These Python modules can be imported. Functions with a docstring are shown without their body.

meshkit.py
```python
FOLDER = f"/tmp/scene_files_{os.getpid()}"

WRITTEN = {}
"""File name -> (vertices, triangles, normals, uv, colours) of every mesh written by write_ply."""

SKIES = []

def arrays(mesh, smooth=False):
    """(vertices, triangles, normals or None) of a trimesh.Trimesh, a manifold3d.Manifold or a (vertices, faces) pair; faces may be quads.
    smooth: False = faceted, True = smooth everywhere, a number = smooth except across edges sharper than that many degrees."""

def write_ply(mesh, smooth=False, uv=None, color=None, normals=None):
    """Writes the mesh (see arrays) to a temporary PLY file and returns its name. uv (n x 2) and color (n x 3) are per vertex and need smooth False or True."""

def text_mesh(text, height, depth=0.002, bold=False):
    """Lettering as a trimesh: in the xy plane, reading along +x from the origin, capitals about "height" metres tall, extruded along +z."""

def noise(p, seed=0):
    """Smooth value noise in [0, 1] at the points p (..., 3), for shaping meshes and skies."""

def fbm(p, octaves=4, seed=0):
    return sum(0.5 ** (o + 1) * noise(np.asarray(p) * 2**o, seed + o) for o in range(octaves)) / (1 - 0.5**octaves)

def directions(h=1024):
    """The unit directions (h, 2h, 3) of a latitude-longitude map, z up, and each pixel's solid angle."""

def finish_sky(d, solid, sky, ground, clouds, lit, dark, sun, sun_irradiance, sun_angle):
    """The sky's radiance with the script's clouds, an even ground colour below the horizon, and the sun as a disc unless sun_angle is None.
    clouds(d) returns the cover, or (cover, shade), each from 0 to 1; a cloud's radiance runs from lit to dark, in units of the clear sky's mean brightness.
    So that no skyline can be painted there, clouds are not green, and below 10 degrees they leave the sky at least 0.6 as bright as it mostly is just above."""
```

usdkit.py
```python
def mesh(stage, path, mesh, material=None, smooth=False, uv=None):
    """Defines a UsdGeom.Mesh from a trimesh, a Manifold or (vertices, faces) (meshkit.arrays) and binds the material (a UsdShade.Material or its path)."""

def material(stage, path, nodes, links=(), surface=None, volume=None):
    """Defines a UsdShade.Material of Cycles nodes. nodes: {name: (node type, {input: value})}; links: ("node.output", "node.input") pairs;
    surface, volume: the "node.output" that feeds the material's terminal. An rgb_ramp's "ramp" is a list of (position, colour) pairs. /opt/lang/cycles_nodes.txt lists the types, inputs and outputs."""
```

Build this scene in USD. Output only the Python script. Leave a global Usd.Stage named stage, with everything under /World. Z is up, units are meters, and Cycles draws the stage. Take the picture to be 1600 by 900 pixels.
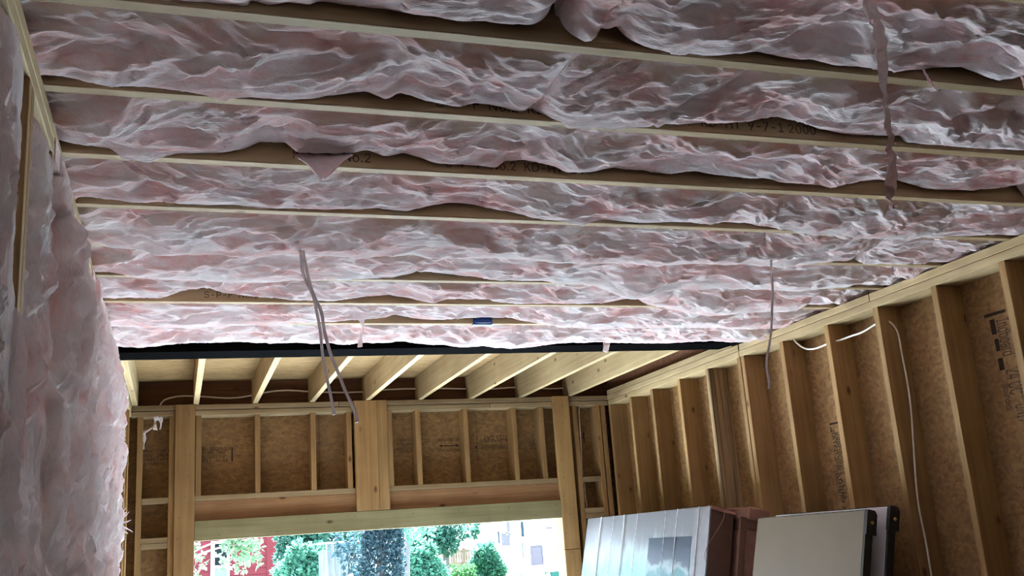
import math, random
import numpy as np, trimesh, usdkit, meshkit
from scipy.spatial import ConvexHull
from scipy.ndimage import gaussian_filter1d
from pxr import Usd, UsdGeom, UsdLux, UsdShade, Gf, Sdf, Vt

stage = Usd.Stage.CreateInMemory()
UsdGeom.SetStageUpAxis(stage, UsdGeom.Tokens.z)
UsdGeom.SetStageMetersPerUnit(stage, 1.0)
WORLD = UsdGeom.Xform.Define(stage, '/World')
UsdGeom.Scope.Define(stage, '/World/Looks')
random.seed(7)

# ------------------------------------------------------------------ camera, sky, sun
CZ = 1.97                       # eye height above the slab
F_PX = 1545.45
yaw, pitch, roll = -0.33511937, 0.24833031, -0.07045316


def rotm(axis, a):
    c, s = math.cos(a), math.sin(a)
    return np.array({'x': [[1, 0, 0], [0, c, -s], [0, s, c]], 'z': [[c, -s, 0], [s, c, 0], [0, 0, 1]]}[axis])


CAM = rotm('z', yaw) @ rotm('x', math.pi / 2) @ rotm('x', pitch) @ rotm('z', roll)
cam = UsdGeom.Camera.Define(stage, '/World/camera')
M4 = np.eye(4)
M4[:3, :3] = CAM.T
M4[3, :3] = (0, 0, CZ)
cam.AddTransformOp().Set(Gf.Matrix4d(*M4.ravel().tolist()))
cam.CreateHorizontalApertureAttr(36.0)
cam.CreateVerticalApertureAttr(20.25)
cam.CreateFocalLengthAttr(36.0 * F_PX / 1600)
cam.CreateClippingRangeAttr((0.02, 500.0))
cam.CreateExposureAttr(2.2)

sky = UsdLux.DomeLight.Define(stage, '/World/sky')          # bright hazy daylight
sky.CreateColorAttr((0.72, 0.90, 1.06))
sky.CreateIntensityAttr(0.6)
sun = UsdLux.DistantLight.Define(stage, '/World/sun')
sun.CreateColorAttr((0.76, 0.95, 1.08))
sun.CreateIntensityAttr(9.0)
sun.CreateAngleAttr(1.5)
sun.CreateNormalizeAttr(True)
_sd = np.array([0.12, 0.75, 0.75])                          # direction towards the sun
_sd = _sd / np.linalg.norm(_sd)
_x = np.cross([0, 0, 1.0], _sd); _x /= np.linalg.norm(_x)
_y = np.cross(_sd, _x)
_m = np.eye(4); _m[0, :3], _m[1, :3], _m[2, :3] = _x, _y, _sd
sun.AddTransformOp().Set(Gf.Matrix4d(*_m.ravel().tolist()))


def ray(p):
    return CAM @ np.array([(p[0] - 800) / F_PX, -(p[1] - 450) / F_PX, -1.0])


def at(px, py, y):               # a measured point of the photograph, taken to the vertical plane at depth y
    d = ray((px, py))
    return np.array([d[0] * y / d[1], y, CZ + d[2] * y / d[1]])


def at_x(px, py, x):
    d = ray((px, py))
    return np.array([x, d[1] * x / d[0], CZ + d[2] * x / d[0]])


# ------------------------------------------------------------------ prims
_taken = {}


def numbered(path):
    n = _taken.get(path, 0)
    _taken[path] = n + 1
    return path if n == 0 else f'{path}_{n:03d}'


def tag(prim, label=None, cat=None, group=None, kind=None):
    for k, v in (('label', label), ('category', cat), ('group', group), ('kind', kind)):
        if v:
            prim.SetCustomDataByKey(k, v)
    return prim


def thing(name, label, cat, group=None, kind=None, loc=None):
    x = UsdGeom.Xform.Define(stage, numbered('/World/' + name))
    if loc is not None:
        x.AddTranslateOp().Set(tuple(float(v) for v in loc))
    return tag(x.GetPrim(), label, cat, group, kind)


def part(parent, name, mesh, mat, label=None, smooth=False, kind=None):
    p = usdkit.mesh(stage, numbered(f'{parent.GetPath()}/{name}'), mesh, L[mat], smooth=smooth).GetPrim()
    return tag(p, label, None, None, kind)


def solo(name, mesh, mat, label, cat, group=None, kind=None, smooth=False):
    p = usdkit.mesh(stage, numbered('/World/' + name), mesh, L[mat], smooth=smooth).GetPrim()
    return tag(p, label, cat, group, kind)


# ------------------------------------------------------------------ shapes
def box(x0, x1, y0, y1, z0, z1, b=0.0025):
    """a board with eased edges"""
    x0, x1 = min(x0, x1), max(x0, x1); y0, y1 = min(y0, y1), max(y0, y1); z0, z1 = min(z0, z1), max(z0, z1)
    b = min(b, 0.3 * min(x1 - x0, y1 - y0, z1 - z0))
    P = []
    for sx in (0, 1):
        for sy in (0, 1):
            for sz in (0, 1):
                c = [(x0, x1)[sx], (y0, y1)[sy], (z0, z1)[sz]]
                i = [(1, -1)[sx] * b, (1, -1)[sy] * b, (1, -1)[sz] * b]
                for k in range(3):
                    q = [c[j] + (0 if j == k else i[j]) for j in range(3)]
                    P.append(q)
    return hull(P)


def hull(P):
    P = np.asarray(P, float)
    return trimesh.PointCloud(P).convex_hull


def cat(*ms):
    return trimesh.util.concatenate([m for x in ms for m in (x if isinstance(x, (list, tuple)) else [x])])


def spline(P, n=8):
    from scipy.interpolate import CubicSpline
    P = np.asarray(P, float)
    t = np.concatenate([[0], np.cumsum(np.linalg.norm(np.diff(P, axis=0), axis=1))])
    return CubicSpline(t, P)(np.linspace(0, t[-1], n * (len(P) - 1) + 1))


def tube(P, r, sides=8, flat=1.0, smoothpath=6, side_dir=None, caps=True):
    """sweep of a round (or flattened) section along P; r may vary"""
    R0 = np.broadcast_to(np.asarray(r, float), (len(P),))
    Q = spline(P, smoothpath) if smoothpath and len(P) > 2 else np.asarray(P, float)
    R = np.interp(np.linspace(0, 1, len(Q)), np.linspace(0, 1, len(P)), R0)
    t = np.gradient(Q, axis=0); t /= np.linalg.norm(t, axis=1, keepdims=True)
    ref = np.array(side_dir if side_dir is not None else [0.31, 0.9, 0.2], float)
    a = np.cross(t, ref); a /= np.linalg.norm(a, axis=1, keepdims=True)
    b = np.cross(t, a)
    ang = np.arange(sides) * 2 * np.pi / sides
    V = Q[:, None] + R[:, None, None] * (np.cos(ang)[None, :, None] * a[:, None] + flat * np.sin(ang)[None, :, None] * b[:, None])
    n = len(Q)
    F = []
    for i in range(n - 1):
        for j in range(sides):
            k = (j + 1) % sides
            F += [[i * sides + j, i * sides + k, (i + 1) * sides + k], [i * sides + j, (i + 1) * sides + k, (i + 1) * sides + j]]
    V = V.reshape(-1, 3)
    if caps:
        V = np.vstack([V, Q[0], Q[-1]])
        for j in range(sides):
            k = (j + 1) % sides
            F += [[len(V) - 2, k, j], [len(V) - 1, (n - 1) * sides + j, (n - 1) * sides + k]]
    return trimesh.Trimesh(V, np.array(F)[:, ::-1], process=False)


# ------------------------------------------------------------------ noise
_rng = np.random.RandomState(3)
_perm = np.tile(_rng.permutation(256), 3).astype(np.int32)
_grad = _rng.normal(size=(256, 3)).astype(np.float32)
_grad /= np.linalg.norm(_grad, axis=1, keepdims=True)


def perlin(x, y, z=0.0):
    x, y = np.asarray(x, np.float32), np.asarray(y, np.float32)
    z = np.broadcast_to(np.float32(z), x.shape)
    xi, yi, zi = np.floor(x).astype(np.int32), np.floor(y).astype(np.int32), np.floor(z).astype(np.int32)
    xf, yf, zf = x - xi, y - yi, z - zi
    u, v, w = (t * t * t * (t * (t * 6 - 15) + 10) for t in (xf, yf, zf))
    xi &= 255; yi &= 255; zi &= 255
    out = 0
    for a in (0, 1):
        A = _perm[xi + a]
        for b in (0, 1):
            B = _perm[A + yi + b]
            for c in (0, 1):
                g = _grad[_perm[B + zi + c]]
                d = g[..., 0] * (xf - a) + g[..., 1] * (yf - b) + g[..., 2] * (zf - c)
                out = out + d * (u if a else 1 - u) * (v if b else 1 - v) * (w if c else 1 - w)
    return out * 1.6


def fbm(x, y, z=0.0, o=4, g=0.5):
    s, a = 0, 1.0
    for i in range(o):
        s = s + a * perlin(x * 2 ** i, y * 2 ** i, z + 17.3 * i)
        a *= g
    return s


def sstep(a, b, x):
    t = np.clip((x - a) / (b - a), 0, 1)
    return t * t * (3 - 2 * t)


# ------------------------------------------------------------------ materials
L = {}


def mat(name, nodes, links, surface='p.BSDF', volume=None):
    L[name] = usdkit.material(stage, '/World/Looks/' + name, nodes, links, surface=surface, volume=volume)


def wood(name, axis, light, dark, rough=0.75, knots=True, tone=0.22):
    """sawn softwood: grain runs along the axis; each board has a tone of its own"""
    long, cross = 1.3, 42.0
    sc = {'x': (long, cross, cross), 'y': (cross, long, cross), 'z': (cross, cross, long)}[axis]
    kn = {'x': (4.2, 8.0, 8.0), 'y': (8.0, 4.2, 8.0), 'z': (8.0, 8.0, 4.2)}[axis]
    nodes = {
        'g': ('geometry', {}), 'oi': ('object_info', {}),
        'sh': ('vector_math', {'math_type': 'multiply_add', 'vector2': (1, 1, 1), 'vector3': (0, 0, 0)}),
        'shift': ('vector_math', {'math_type': 'scale', 'vector1': (3.1, 7.7, 5.3), 'scale': 1.0}),
        'm': ('mapping', {'scale': sc}),
        'n': ('noise_texture', {'scale': 1.0, 'detail': 4.0, 'roughness': 0.6, 'distortion': 0.6}),
        'r': ('rgb_ramp', {'ramp': [(0.30, dark), (0.47, tuple(0.5 * (a + b) for a, b in zip(light, dark))), (0.60, light), (1.0, light)]}),
        'n2': ('noise_texture', {'scale': 2.2, 'detail': 3.0, 'roughness': 0.6}),
        'r2': ('rgb_ramp', {'ramp': [(0.3, (0.80, 0.76, 0.72)), (0.65, (1.05, 1.04, 1.03))]}),
        'mul': ('mix', {'mix_type': 'multiply', 'fac': 1.0}),
        'tone': ('map_range', {'from_min': 0.0, 'from_max': 1.0, 'to_min': 1.0 - tone, 'to_max': 1.0 + tone * 0.4}),
        'tc': ('vector_math', {'math_type': 'scale'}),
        'p': ('principled_bsdf', {'roughness': rough, 'specular_ior_level': 0.25}),
        'b': ('bump', {'strength': 0.35, 'distance': 0.002}),
    }
    links = [('g.position', 'sh.vector1'), ('oi.random', 'shift.scale'), ('shift.vector', 'sh.vector3'), ('sh.vector', 'm.vector'), ('m.vector', 'n.vector'), ('n.fac', 'r.fac'),
             ('sh.vector', 'n2.vector'), ('n2.fac', 'r2.fac'), ('r.color', 'mul.color1'), ('r2.color', 'mul.color2'),
             ('oi.random', 'tone.value'), ('tone.result', 'tc.scale'), ('n.fac', 'b.height'), ('b.normal', 'p.normal')]
    if knots:
        nodes |= {'km': ('mapping', {'scale': kn}), 'k': ('voronoi_texture', {'scale': 1.0, 'feature': 'f1', 'randomness': 1.0}),
                  'kr': ('rgb_ramp', {'ramp': [(0.0, (0.16, 0.11, 0.08)), (0.065, (0.26, 0.18, 0.12)), (0.10, (0.8, 0.74, 0.68)), (0.16, (1, 1, 1)), (1, (1, 1, 1))]}),
                  'mk': ('mix', {'mix_type': 'multiply', 'fac': 0.85})}
        links += [('sh.vector', 'km.vector'), ('km.vector', 'k.vector'), ('k.distance', 'kr.fac'), ('mul.color', 'mk.color1'), ('kr.color', 'mk.color2'), ('mk.color', 'tc.vector1')]
    else:
        links += [('mul.color', 'tc.vector1')]
    links += [('tc.vector', 'p.base_color')]
    mat(name, nodes, links)


wood('pine_x', 'x', (0.35, 0.255, 0.15), (0.27, 0.175, 0.092))
wood('pine_y', 'y', (0.46, 0.35, 0.20), (0.37, 0.26, 0.14))
wood('pine_z', 'z', (0.36, 0.215, 0.092), (0.28, 0.155, 0.064))
wood('fresh_pine_z', 'z', (0.37, 0.23, 0.098), (0.29, 0.165, 0.068))
wood('brown_pine_x', 'x', (0.36, 0.20, 0.10), (0.25, 0.125, 0.06))
wood('treated_x', 'x', (0.27, 0.235, 0.13), (0.21, 0.175, 0.09))
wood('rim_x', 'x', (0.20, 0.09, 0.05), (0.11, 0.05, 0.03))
wood('stained_pine_z', 'z', (0.36, 0.24, 0.13), (0.12, 0.08, 0.05))
wood('grey_fence_z', 'z', (0.13, 0.15, 0.18), (0.08, 0.09, 0.11), knots=False)
wood('deck_wood', 'z', (0.22, 0.15, 0.12), (0.13, 0.09, 0.07), knots=False)


def osb(name, a, b, stretch):
    """pressed strands: two layers of long cells, each cell its own tone"""
    nodes = {'g': ('geometry', {}),
             'wn': ('noise_texture', {'scale': 9.0, 'detail': 2.0}),
             'wv': ('vector_math', {'math_type': 'multiply_add', 'vector2': (0.07, 0.07, 0.07)}),
             'm1': ('mapping', {'scale': stretch, 'rotation': (0.35, 0.4, 0.5)}),
             'm2': ('mapping', {'scale': stretch, 'rotation': (-0.45, -0.3, -0.7)}),
             'v1': ('voronoi_texture', {'scale': 1.0, 'feature': 'f1'}), 'v2': ('voronoi_texture', {'scale': 1.35, 'feature': 'f1'}),
             's1': ('separate_color', {}), 's2': ('separate_color', {}),
             'add': ('mix_float', {'fac': 0.5}),
             'n': ('noise_texture', {'scale': 60.0, 'detail': 3.0, 'roughness': 0.65}),
             'n3': ('noise_texture', {'scale': 3.0, 'detail': 3.0}),
             'add2': ('mix_float', {'fac': 0.35}), 'add3': ('mix_float', {'fac': 0.3}),
             'r': ('rgb_ramp', {'ramp': [(0.15, b), (0.5, tuple(0.5 * (x + y) for x, y in zip(a, b))), (0.85, a)]}),
             'bp': ('bump', {'strength': 0.4, 'distance': 0.003}),
             'p': ('principled_bsdf', {'roughness': 0.7, 'specular_ior_level': 0.25})}
    links = [('g.position', 'wn.vector'), ('wn.color', 'wv.vector1'), ('g.position', 'wv.vector3'), ('wv.vector', 'm1.vector'), ('wv.vector', 'm2.vector'), ('m1.vector', 'v1.vector'), ('m2.vector', 'v2.vector'),
             ('v1.color', 's1.color'), ('v2.color', 's2.color'), ('s1.r', 'add.a'), ('s2.r', 'add.b'), ('add.result', 'add2.a'), ('g.position', 'n.vector'), ('n.fac', 'add2.b'),
             ('g.position', 'n3.vector'), ('add2.result', 'add3.a'), ('n3.fac', 'add3.b'),
             ('add3.result', 'r.fac'), ('r.color', 'p.base_color'), ('add2.result', 'bp.height'), ('bp.normal', 'p.normal')]
    mat(name, nodes, links)


osb('osb', (0.33, 0.185, 0.075), (0.12, 0.058, 0.023), (28, 40, 50))
osb('osb_deck', (0.32, 0.205, 0.09), (0.13, 0.07, 0.03), (13, 42, 30))


def wool(name, axis, ramp):
    """fibreglass wool: whitish felted skin over pink torn fibres"""
    sc = {'x': (7.0, 26.0, 26.0), 'z': (26.0, 26.0, 6.0)}[axis]
    sf = {'x': (40.0, 130.0, 130.0), 'z': (130.0, 130.0, 40.0)}[axis]
    nodes = {'g': ('geometry', {}),
             'wn': ('noise_texture', {'scale': 5.0, 'detail': 3.0}),
             'wv': ('vector_math', {'math_type': 'multiply_add', 'vector2': (0.10, 0.10, 0.10)}),
             'm': ('mapping', {'scale': sc}), 'mf': ('mapping', {'scale': sf}),
             'n': ('noise_texture', {'scale': 1.0, 'detail': 5.0, 'roughness': 0.62}),
             'nf': ('noise_texture', {'scale': 1.0, 'detail': 4.0, 'roughness': 0.7}),
             'n2': ('noise_texture', {'scale': 4.0, 'detail': 4.0, 'roughness': 0.6}),
             'ad': ('mix_float', {'fac': 0.5}),
             'r': ('rgb_ramp', {'ramp': ramp}),
             'b1': ('bump', {'strength': 0.35, 'distance': 0.010}), 'b2': ('bump', {'strength': 1.0, 'distance': 0.006}),
             'd': ('diffuse_bsdf', {'roughness': 0.6}), 't': ('translucent_bsdf', {'color': (0.80, 0.45, 0.45)}),
             'mx': ('mix_closure', {'fac': 0.12})}
    links = [('g.position', 'wn.vector'), ('wn.color', 'wv.vector1'), ('g.position', 'wv.vector3'), ('wv.vector', 'm.vector'), ('wv.vector', 'mf.vector'), ('m.vector', 'n.vector'), ('mf.vector', 'nf.vector'), ('g.position', 'n2.vector'),
             ('n.fac', 'ad.a'), ('n2.fac', 'ad.b'), ('ad.result', 'r.fac'), ('r.color', 'd.color'), ('n.fac', 'b1.height'), ('nf.fac', 'b2.height'), ('b1.normal', 'b2.normal'), ('b2.normal', 'd.normal'),
             ('d.BSDF', 'mx.closure1'), ('t.BSDF', 'mx.closure2')]
    mat(name, nodes, links, surface='mx.closure')


wool('wool_x', 'x', [(0.33, (0.78, 0.40, 0.38)), (0.43, (0.84, 0.60, 0.60)), (0.52, (0.87, 0.75, 0.765)), (0.68, (0.89, 0.84, 0.855))])
wool('wool_z', 'z', [(0.33, (0.82, 0.52, 0.51)), (0.43, (0.86, 0.70, 0.70)), (0.52, (0.88, 0.79, 0.80)), (0.68, (0.90, 0.87, 0.88))])


def plain(name, col, rough=0.6, spec=0.3, metal=0.0, vary=0.12, scale=20.0, bump=0.0):
    nodes = {'g': ('geometry', {}), 'n': ('noise_texture', {'scale': scale, 'detail': 4.0, 'roughness': 0.6}),
             'r': ('rgb_ramp', {'ramp': [(0.3, tuple(c * (1 - vary) for c in col)), (0.7, tuple(min(1, c * (1 + vary)) for c in col))]}),
             'p': ('principled_bsdf', {'roughness': rough, 'specular_ior_level': spec, 'metallic': metal}), 'b': ('bump', {'strength': bump, 'distance': 0.002})}
    mat(name, nodes, [('g.position', 'n.vector'), ('n.fac', 'r.fac'), ('r.color', 'p.base_color'), ('n.fac', 'b.height'), ('b.normal', 'p.normal')])


mat('steel', {'g': ('geometry', {}), 'n': ('noise_texture', {'scale': 25.0, 'detail': 3.0}), 'r': ('rgb_ramp', {'ramp': [(0.3, (0.002, 0.002, 0.002)), (0.7, (0.004, 0.0035, 0.004))]}), 'd': ('diffuse_bsdf', {}), 'gl': ('glossy_bsdf', {'roughness': 0.5, 'color': (0.5, 0.6, 0.7)}), 'mx': ('mix_closure', {'fac': 0.002})},
    [('g.position', 'n.vector'), ('n.fac', 'r.fac'), ('r.color', 'd.color'), ('d.BSDF', 'mx.closure1'), ('gl.BSDF', 'mx.closure2')], surface='mx.closure')
plain('cable_grey', (0.42, 0.36, 0.36), 0.5)
plain('cable_white', (0.74, 0.68, 0.62), 0.5)
plain('ink', (0.035, 0.022, 0.018), 0.9, 0.1)
plain('faded_ink', (0.09, 0.05, 0.035), 0.9, 0.1)
plain('blue_film', (0.003, 0.028, 0.15), 0.35, 0.15, bump=0.4)
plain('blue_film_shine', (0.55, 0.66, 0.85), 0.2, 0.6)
plain('concrete', (0.27, 0.265, 0.255), 0.85, 0.2, scale=3.0, vary=0.15)
plain('driveway', (0.60, 0.59, 0.56), 0.9, 0.2, scale=2.0, vary=0.12)
plain('lawn', (0.05, 0.10, 0.03), 0.9, 0.1, scale=1.5, vary=0.4)
plain('cardboard', (0.13, 0.065, 0.045), 0.75, 0.2)
plain('cardboard_light', (0.24, 0.12, 0.09), 0.7, 0.2)
plain('beige_laminate', (0.130, 0.095, 0.070), 0.5, 0.3, vary=0.04, scale=6)
plain('white_laminate', (0.55, 0.51, 0.54), 0.5, 0.3, vary=0.03, scale=6)
plain('black_rubber', (0.018, 0.016, 0.016), 0.5, 0.4)
plain('brass', (0.45, 0.30, 0.10), 0.35, 0.5, metal=1.0)
plain('nail', (0.05, 0.045, 0.04), 0.5, 0.4)
plain('red_siding', (0.14, 0.013, 0.024), 0.7, 0.3, vary=0.08)
plain('white_siding', (0.84, 0.82, 0.80), 0.7, 0.3, vary=0.04, scale=2)
plain('white_trim', (0.40, 0.44, 0.44), 0.6, 0.3, vary=0.03)
plain('window_dark', (0.012, 0.016, 0.022), 0.6, 0.05)
plain('window_blind', (0.14, 0.18, 0.17), 0.3, 0.5)
plain('lilac_blind', (0.16, 0.13, 0.17), 0.4, 0.4)
plain('blue_shutter', (0.015, 0.035, 0.065), 0.5, 0.4)
plain('teal_paint', (0.01, 0.10, 0.09), 0.5, 0.4)
plain('bark', (0.09, 0.07, 0.06), 0.9, 0.1)
plain('pale_bark', (0.075, 0.072, 0.075), 0.9, 0.1)
plain('grey_metal', (0.36, 0.42, 0.47), 0.5, 0.4)
plain('roofing', (0.2, 0.19, 0.19), 0.9, 0.1)


def leaf(name, a, b, trans):
    nodes = {'g': ('geometry', {}), 'r': ('rgb_ramp', {'ramp': [(0.0, a), (1.0, b)]}), 'd': ('principled_bsdf', {'roughness': 0.5, 'specular_ior_level': 0.3}),
             't': ('translucent_bsdf', {'color': trans}), 'mx': ('mix_closure', {'fac': 0.35})}
    mat(name, nodes, [('g.random_per_island', 'r.fac'), ('r.color', 'd.base_color'), ('d.BSDF', 'mx.closure1'), ('t.BSDF', 'mx.closure2')], surface='mx.closure')


leaf('leaf_maple', (0.05, 0.11, 0.055), (0.11, 0.19, 0.1), (0.09, 0.16, 0.07))
leaf('leaf_green', (0.02, 0.075, 0.06), (0.065, 0.15, 0.115), (0.045, 0.13, 0.09))
leaf('leaf_bright', (0.03, 0.115, 0.08), (0.09, 0.22, 0.15), (0.07, 0.2, 0.12))
leaf('leaf_conifer', (0.012, 0.03, 0.042), (0.03, 0.065, 0.08), (0.015, 0.04, 0.045))
leaf('leaf_hedge', (0.0216, 0.0864, 0.0216), (0.0648, 0.162, 0.0486), (0.054, 0.1512, 0.0432))

# printed carton: grey sky, white spray and teal water, in object space (u along the carton, z up)
mat('wave_print', {
    'tc': ('texture_coordinate', {}), 's': ('separate_xyz', {}),
    'm': ('mapping', {'scale': (1, 4.0, 1.2)}), 'n': ('noise_texture', {'scale': 2.0, 'detail': 4.0, 'roughness': 0.55}),
    'ms': ('mapping', {'scale': (1, 55.0, 2.2)}), 'ns': ('noise_texture', {'scale': 1.0, 'detail': 3.0, 'roughness': 0.6}),
    'h': ('math', {'math_type': 'multiply_add', 'value2': 0.34}),
    'r': ('rgb_ramp', {'ramp': [(0.0, (0.05, 0.23, 0.27)), (0.40, (0.08, 0.27, 0.31)), (0.62, (0.17, 0.36, 0.39)), (0.72, (0.36, 0.42, 0.42)), (0.78, (0.25, 0.24, 0.26)), (1.0, (0.22, 0.21, 0.235))]}),
    'mr': ('map_range', {'from_min': -1.03, 'from_max': 0.29, 'to_min': 0.0, 'to_max': 1.0, 'clamp': True}),
    'rs': ('rgb_ramp', {'ramp': [(0.45, (0, 0, 0)), (0.72, (0.75, 0.75, 0.75))]}),
    'mm': ('map_range', {'from_min': -0.05, 'from_max': -0.22, 'to_min': 0.0, 'to_max': 0.8, 'clamp': True}),
    'mf': ('math', {'math_type': 'multiply'}),
    'mx': ('mix', {'mix_type': 'mix', 'color2': (0.48, 0.53, 0.55)}),
    'p': ('principled_bsdf', {'roughness': 0.35, 'specular_ior_level': 0.4})},
    [('tc.object', 's.vector'), ('tc.object', 'm.vector'), ('m.vector', 'n.vector'), ('n.fac', 'h.value1'), ('s.z', 'h.value3'), ('h.value', 'mr.value'), ('mr.result', 'r.fac'),
     ('tc.object', 'ms.vector'), ('ms.vector', 'ns.vector'), ('ns.fac', 'rs.fac'), ('s.z', 'mm.value'), ('rs.color', 'mf.value1'), ('mm.result', 'mf.value2'), ('mf.value', 'mx.fac'), ('r.color', 'mx.color1'), ('mx.color', 'p.base_color')])
mat('inset_print', {
    'tc': ('texture_coordinate', {}), 's': ('separate_xyz', {}),
    'm': ('mapping', {'scale': (1, 3.0, 3.0)}), 'n': ('noise_texture', {'scale': 2.5, 'detail': 4.0, 'roughness': 0.6}),
    'h': ('math', {'math_type': 'multiply_add', 'value2': 0.25}),
    'mr': ('map_range', {'from_min': -0.75, 'from_max': 0.05, 'to_min': 0.0, 'to_max': 1.0, 'clamp': True}),
    'r': ('rgb_ramp', {'ramp': [(0.0, (0.05, 0.20, 0.21)), (0.60, (0.05, 0.18, 0.19)), (0.64, (0.30, 0.36, 0.38)), (0.69, (0.06, 0.075, 0.11)), (1.0, (0.05, 0.06, 0.09))]}),
    'p': ('principled_bsdf', {'roughness': 0.35})},
    [('tc.object', 's.vector'), ('tc.object', 'm.vector'), ('m.vector', 'n.vector'), ('n.fac', 'h.value1'), ('s.z', 'h.value3'), ('h.value', 'mr.value'), ('mr.result', 'r.fac'), ('r.color', 'p.base_color')])
mat('film', {'tc': ('texture_coordinate', {}), 'm': ('mapping', {'scale': (1, 60.0, 1.6)}), 'n': ('noise_texture', {'scale': 1.0, 'detail': 4.0, 'roughness': 0.65}), 'b': ('bump', {'strength': 0.8, 'distance': 0.006}),
    'lw': ('layer_weight', {'blend': 0.5}), 'pw': ('math', {'math_type': 'power', 'value2': 3.0}), 'f': ('math', {'math_type': 'multiply_add', 'value2': 0.30, 'value3': 0.04}), 't': ('transparent_bsdf', {'color': (0.97, 0.97, 0.98)}), 'g': ('glossy_bsdf', {'roughness': 0.22, 'color': (0.09, 0.09, 0.095)}), 'mx': ('mix_closure', {})},
    [('tc.object', 'm.vector'), ('m.vector', 'n.vector'), ('n.fac', 'b.height'), ('b.normal', 'g.normal'), ('lw.facing', 'pw.value1'), ('pw.value', 'f.value1'), ('f.value', 'mx.fac'), ('t.BSDF', 'mx.closure1'), ('g.BSDF', 'mx.closure2')], surface='mx.closure')
plain('pale_strip', (0.30, 0.28, 0.30), 0.4, 0.4)
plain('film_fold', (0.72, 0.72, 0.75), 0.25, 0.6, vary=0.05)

# ------------------------------------------------------------------ measures of the room
H = CZ + 1.0766                                              # underside of the ceiling joists: 10 ft
XL, XR = -0.30, 3.30                                         # inner faces of the side walls
YF = 7.32                                                    # inner face of the far wall
SP = 0.4064                                                  # 16 in. spacing
JW, JD = 0.038, 0.184
J = [1.0766 * (1.3627 + i * 0.37749) for i in range(0, 10)]     # near faces of the cross joists
SD = 0.14                                                    # stud depth
TOP0, TOP1 = H - 0.078, H - 0.0                              # double top plate

# ------------------------------------------------------------------ floor, ceiling, walls
floor = thing('floor', 'bare grey concrete slab of the unfinished room', 'floor', kind='structure')
part(floor, 'slab', box(XL - 0.2, XR + 0.2, -6.6, YF + 0.16, -0.15, 0.0), 'concrete')

ceiling = thing('ceiling', 'open timber ceiling of pine joists under an oriented strand board deck', 'ceiling', kind='structure')
for y in [-6.4, -5.4, -4.4, -3.4, -2.4, -1.8, -1.2, -0.6, 0.0, 0.655, 1.061] + J:
    part(ceiling, 'joist', box(XL - 0.13, XR + 0.13, y, y + JW, H, H + JD), 'pine_x')
far_x = [-0.300 + 0.0] + [0.106 + SP * k for k in range(8)]
for k, x in enumerate(far_x):
    part(ceiling, 'joist', box(x, x + JW, 5.47, YF + 0.10, H, H + JD), 'pine_y')
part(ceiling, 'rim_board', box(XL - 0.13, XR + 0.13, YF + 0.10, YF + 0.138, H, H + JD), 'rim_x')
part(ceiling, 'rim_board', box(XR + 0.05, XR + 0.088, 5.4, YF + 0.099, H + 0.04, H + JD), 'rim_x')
ys = [-6.6, -5.0, -3.8, -2.6, -1.4, -0.18, 1.04, 2.26, 3.48, 4.70, 5.92, 7.14, YF + 0.16]
for a, b in zip(ys[:-1], ys[1:]):
    part(ceiling, 'deck_panel', box(XL - 0.2, XR + 0.2, a, b - 0.003, H + JD, H + JD + 0.018, 0.001), 'osb_deck')

part(ceiling, 'deck_membrane', box(XL - 0.2, XR + 0.2, -6.65, YF + 0.17, H + JD + 0.019, H + JD + 0.03, 0.001), 'roofing')
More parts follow.
